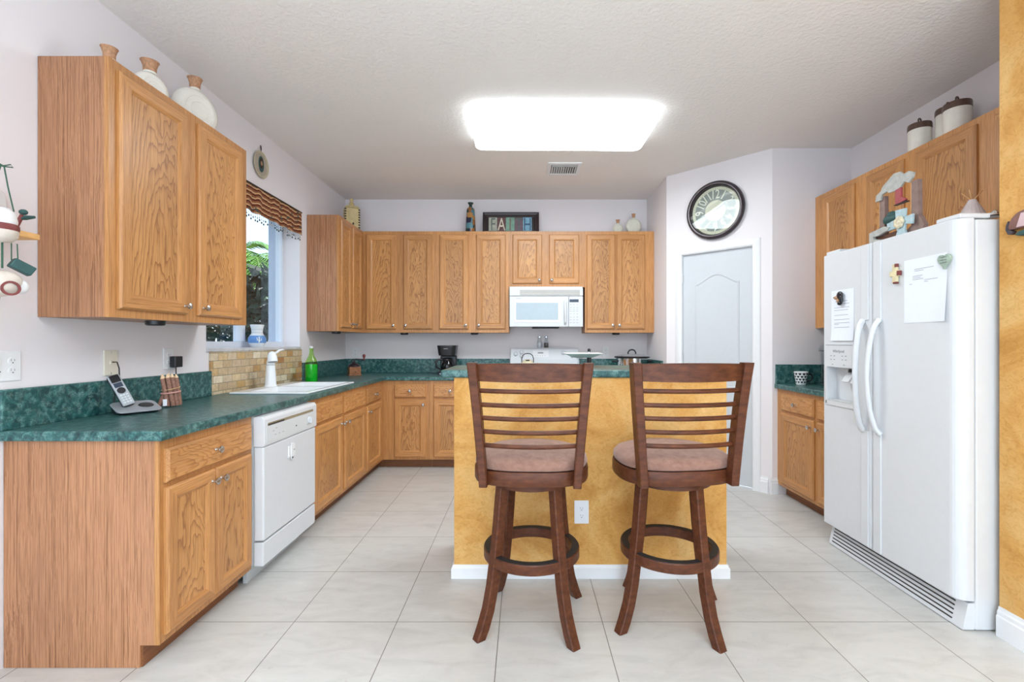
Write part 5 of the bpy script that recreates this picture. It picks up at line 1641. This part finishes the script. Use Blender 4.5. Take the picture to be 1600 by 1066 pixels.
# twig pencils
M['bark'] = plain('twig_bark', (148, 108, 92), 0.85, var=0.25, vscale=120)
M['pencil_tip'] = plain('pencil_wood', (230, 198, 160), 0.6)
M['band_y'] = plain('rubber_band', (206, 170, 120), 0.6)
M['band_p'] = plain('pink_band', (206, 150, 142), 0.6)
t = thing('pencil_bundle', 'bundle of bark-covered twig pencils held by bands beside the phone', 'pencils', (-1.845, 2.447, CZ + 0.003), math.radians(60))
k_ = 0
for x, y, tx, ty, h_ in ((-0.014, -0.012, -0.036, -0.006, 0.146), (0.006, -0.020, -0.016, -0.014, 0.150), (0.026, -0.014, 0.006, -0.012, 0.152), (0.044, -0.006, 0.026, -0.008, 0.148), (0.0, 0.012, -0.026, 0.012, 0.150), (0.024, 0.014, 0.000, 0.012, 0.154), (-0.048, 0.004, 0.014, 0.014, 0.144)):
    p0, p1 = Vector((x, y, 0.003)), Vector((tx, ty, h_))
    m = MB('bark').tube([p0, p0.lerp(p1, 0.3), p0.lerp(p1, 0.6), p1], [0.0100, 0.0110, 0.0106, 0.0100], 10)
    dd = (p1 - p0).normalized()
    m.mat('pencil_tip').tube([p1, p1 + dd * 0.018], [0.0098, 0.002], 10)
    m.build('pencil', t)
def oval(z, rx, ry, tilt_):
    return [(0.004 + rx * math.cos(a), ry * math.sin(a) - 0.0, z + tilt_ * math.cos(a)) for a in [2 * PI * i / 28 for i in range(28)]]
MB('band_y').tube(oval(0.092, 0.040, 0.031, 0.007), 0.0022, 8, 1, True).build('band', t)
MB('band_p').tube(oval(0.072, 0.042, 0.032, 0.004), 0.0036, 8, 1, True).build('band', t)
MB('paper').box(-0.040, -0.022, -0.022, -0.018, 0.006, 0.040).build('paper_tag', t)

# mug and blender jar on the small counter
t = thing('heart_mug', 'white mug patterned with black hearts beside the refrigerator', 'mug', (2.205, 3.735, CZ), -0.25)
t.scale = (0.9, 0.9, 0.98)
prof = [(0.036, 0.0), (0.040, 0.006), (0.042, 0.020), (0.052, 0.070), (0.058, 0.106), (0.055, 0.106), (0.049, 0.070), (0.038, 0.012)]
MB('porcelain').lathe(prof, (0, 0, 0), 40).build('cup', t)
m = MB('black')
def mug_r(z):
    for (r0, a), (r1, b) in zip(prof[:4], prof[1:5]):
        if a <= z <= b:
            return r0 + (r1 - r0) * (z - a) / (b - a)
    return 0.04
for row, z in enumerate((0.022, 0.044, 0.066, 0.088)):
    for i in range(11):
        a = 2 * PI * (i + 0.5 * (row % 2)) / 11
        r = mug_r(z) + 0.0008
        s_ = 0.00058 * (1 + 0.1 * row)
        vs = []
        for q in range(20):
            b_ = 2 * PI * q / 20
            hx, hz = s_ * 16 * math.sin(b_) ** 3, s_ * (13 * math.cos(b_) - 5 * math.cos(2 * b_) - 2 * math.cos(3 * b_) - math.cos(4 * b_))
            rr_ = mug_r(min(0.105, max(0.001, z + hz))) + 0.0007
            vs.append((rr_ * math.cos(a + hx / r), rr_ * math.sin(a + hx / r), z + hz))
        m.add(vs, [list(range(20))])
m.build('heart_pattern', t)
MB('black').tube([(0.050, 0, 0.085), (0.078, 0, 0.088), (0.090, 0, 0.066), (0.080, 0, 0.036), (0.046, 0, 0.026)], [0.007, 0.0075, 0.0075, 0.007, 0.006], 12).build('handle', t)
t = thing('glass_canister', 'tall clear glass canister with grey lid half hidden by the refrigerator', 'canister', (2.262, 3.46, CZ), 0)
MB('clear').lathe([(0.058, 0), (0.062, 0.004), (0.066, 0.27), (0.060, 0.27), (0.056, 0.010)], (0, 0, 0), 36).build('jar', t)
M['greylid'] = plain('grey_lid', (120, 124, 130), 0.3, 0.3)
MB('greylid').lathe([(0.072, 0.2705), (0.078, 0.276), (0.077, 0.290), (0.060, 0.314), (0.03, 0.326), (0.008, 0.329)], (0, 0, 0), 36).build('lid', t)

# ------------------------------------------------------------------ outside the window
gd = MB('garden').box(-16, -2.32, -6, 20, -0.12, -0.02).build('ground_garden')
gd['kind'] = 'structure'
nb = MB('stucco').box(-9.5, -9.2, 2, 22, 0, 3.4).build('wall_neighbour')
nb['kind'] = 'structure'
def palm(label, loc, h, nf, fl, seed, mat, spread=1.0, group='palms outside the window'):
    r = random.Random(seed)
    t = thing('palm_tree', label, 'palm', loc, 0, group)
    MB('trunk').tube([(0, 0, 0), (0.03, 0, h * 0.4), (0.02, 0.03, h * 0.8), (0, 0, h)], [0.10, 0.085, 0.075, 0.06], 10).build('trunk', t)
    m = MB(mat)
    for i in range(nf):
        az = 2 * PI * i / nf + r.uniform(-0.2, 0.2)
        el = r.uniform(0.1, 1.15)
        pts = []
        p = Vector((0, 0, h))
        e = el
        N_ = 14
        for s in range(N_ + 1):
            pts.append(p.copy())
            p = p + Vector((math.cos(az) * math.cos(e) * spread, math.sin(az) * math.cos(e) * spread, math.sin(e))) * (fl / N_)
            e -= 0.13 + 0.02 * s * 0.3
        m.tube(pts, [0.012 * (1 - s / (N_ + 2)) + 0.002 for s in range(N_ + 1)], 5)
        side = Vector((-math.sin(az), math.cos(az), 0))
        for s in range(2, N_):
            for sg in (-1, 1):
                for sub in (0, 0.5):
                    q = pts[s].lerp(pts[s + 1], sub)
                    d1 = (pts[s + 1] - pts[s]).normalized()
                    ll = fl * 0.30 * math.sin(PI * (s + sub) / (N_ + 1)) ** 0.6
                    tip = q + (side * sg * 0.8 + d1 * 0.6 + Vector((0, 0, -0.35 + r.uniform(-0.1, 0.1)))) * ll
                    mid = q.lerp(tip, 0.5) + Vector((0, 0, 0.06 * ll))
                    wv = d1 * 0.014
                    m.add([tuple(q - wv * 0.6), tuple(q + wv * 0.6), tuple(mid + wv), tuple(tip), tuple(mid - wv)], [[0, 1, 2, 3, 4]])
    o = m.build('frond', t, merge=False)
    o['kind'] = 'stuff'
    return t
def bush(label, loc, r_, h, seed):
    r = random.Random(seed)
    t = thing('garden_shrub', label, 'shrub', loc, 0, 'shrubs outside the window')
    MB('trunk').tube([(0, 0, 0), (0.02, 0.02, h * 0.3), (0, 0, h * 0.6)], [0.05, 0.04, 0.02], 8).build('stem', t)
    m = MB('frond_d')
    for i in range(1000):
        a, z = r.uniform(0, 2 * PI), r.uniform(0.08, 1) 
        rr = r_ * math.sqrt(r.random()) * (1.0 - 0.35 * z)
        p = Vector((rr * math.cos(a), rr * math.sin(a), z * h))
        d = Vector((r.uniform(-1, 1), r.uniform(-1, 1), r.uniform(-0.4, 0.9))).normalized()
        sd = d.cross(Vector((r.uniform(-1, 1), r.uniform(-1, 1), r.uniform(-1, 1)))).normalized()
        L_ = r.uniform(0.16, 0.30)
        m.add([tuple(p), tuple(p + d * L_ * 0.4 + sd * L_ * 0.14), tuple(p + d * L_), tuple(p + d * L_ * 0.4 - sd * L_ * 0.14)], [[0, 1, 2, 3]])
    o = m.build('foliage', t, merge=False)
    o['kind'] = 'stuff'
    return t
palm('bright green palm seen through the window top, nearest the glass', (-4.7, 8.0, -0.02), 2.35, 20, 1.35, 1, 'frond', 0.8)
palm('pale green palm behind the nearest one outside the window', (-7.2, 11.6, -0.02), 3.3, 18, 1.6, 2, 'frond', 0.8)
palm('low spreading palm seen under the near cabinet through the window', (-3.25, 4.55, -0.02), 0.85, 14, 0.7, 3, 'frond')
bush('dark shaded shrub low behind the blue vase outside', (-3.25, 5.80, -0.02), 0.52, 2.10, 5)
bush('dark shrub farther back left of the green palm outside', (-6.1, 8.6, -0.02), 0.65, 1.7, 6)
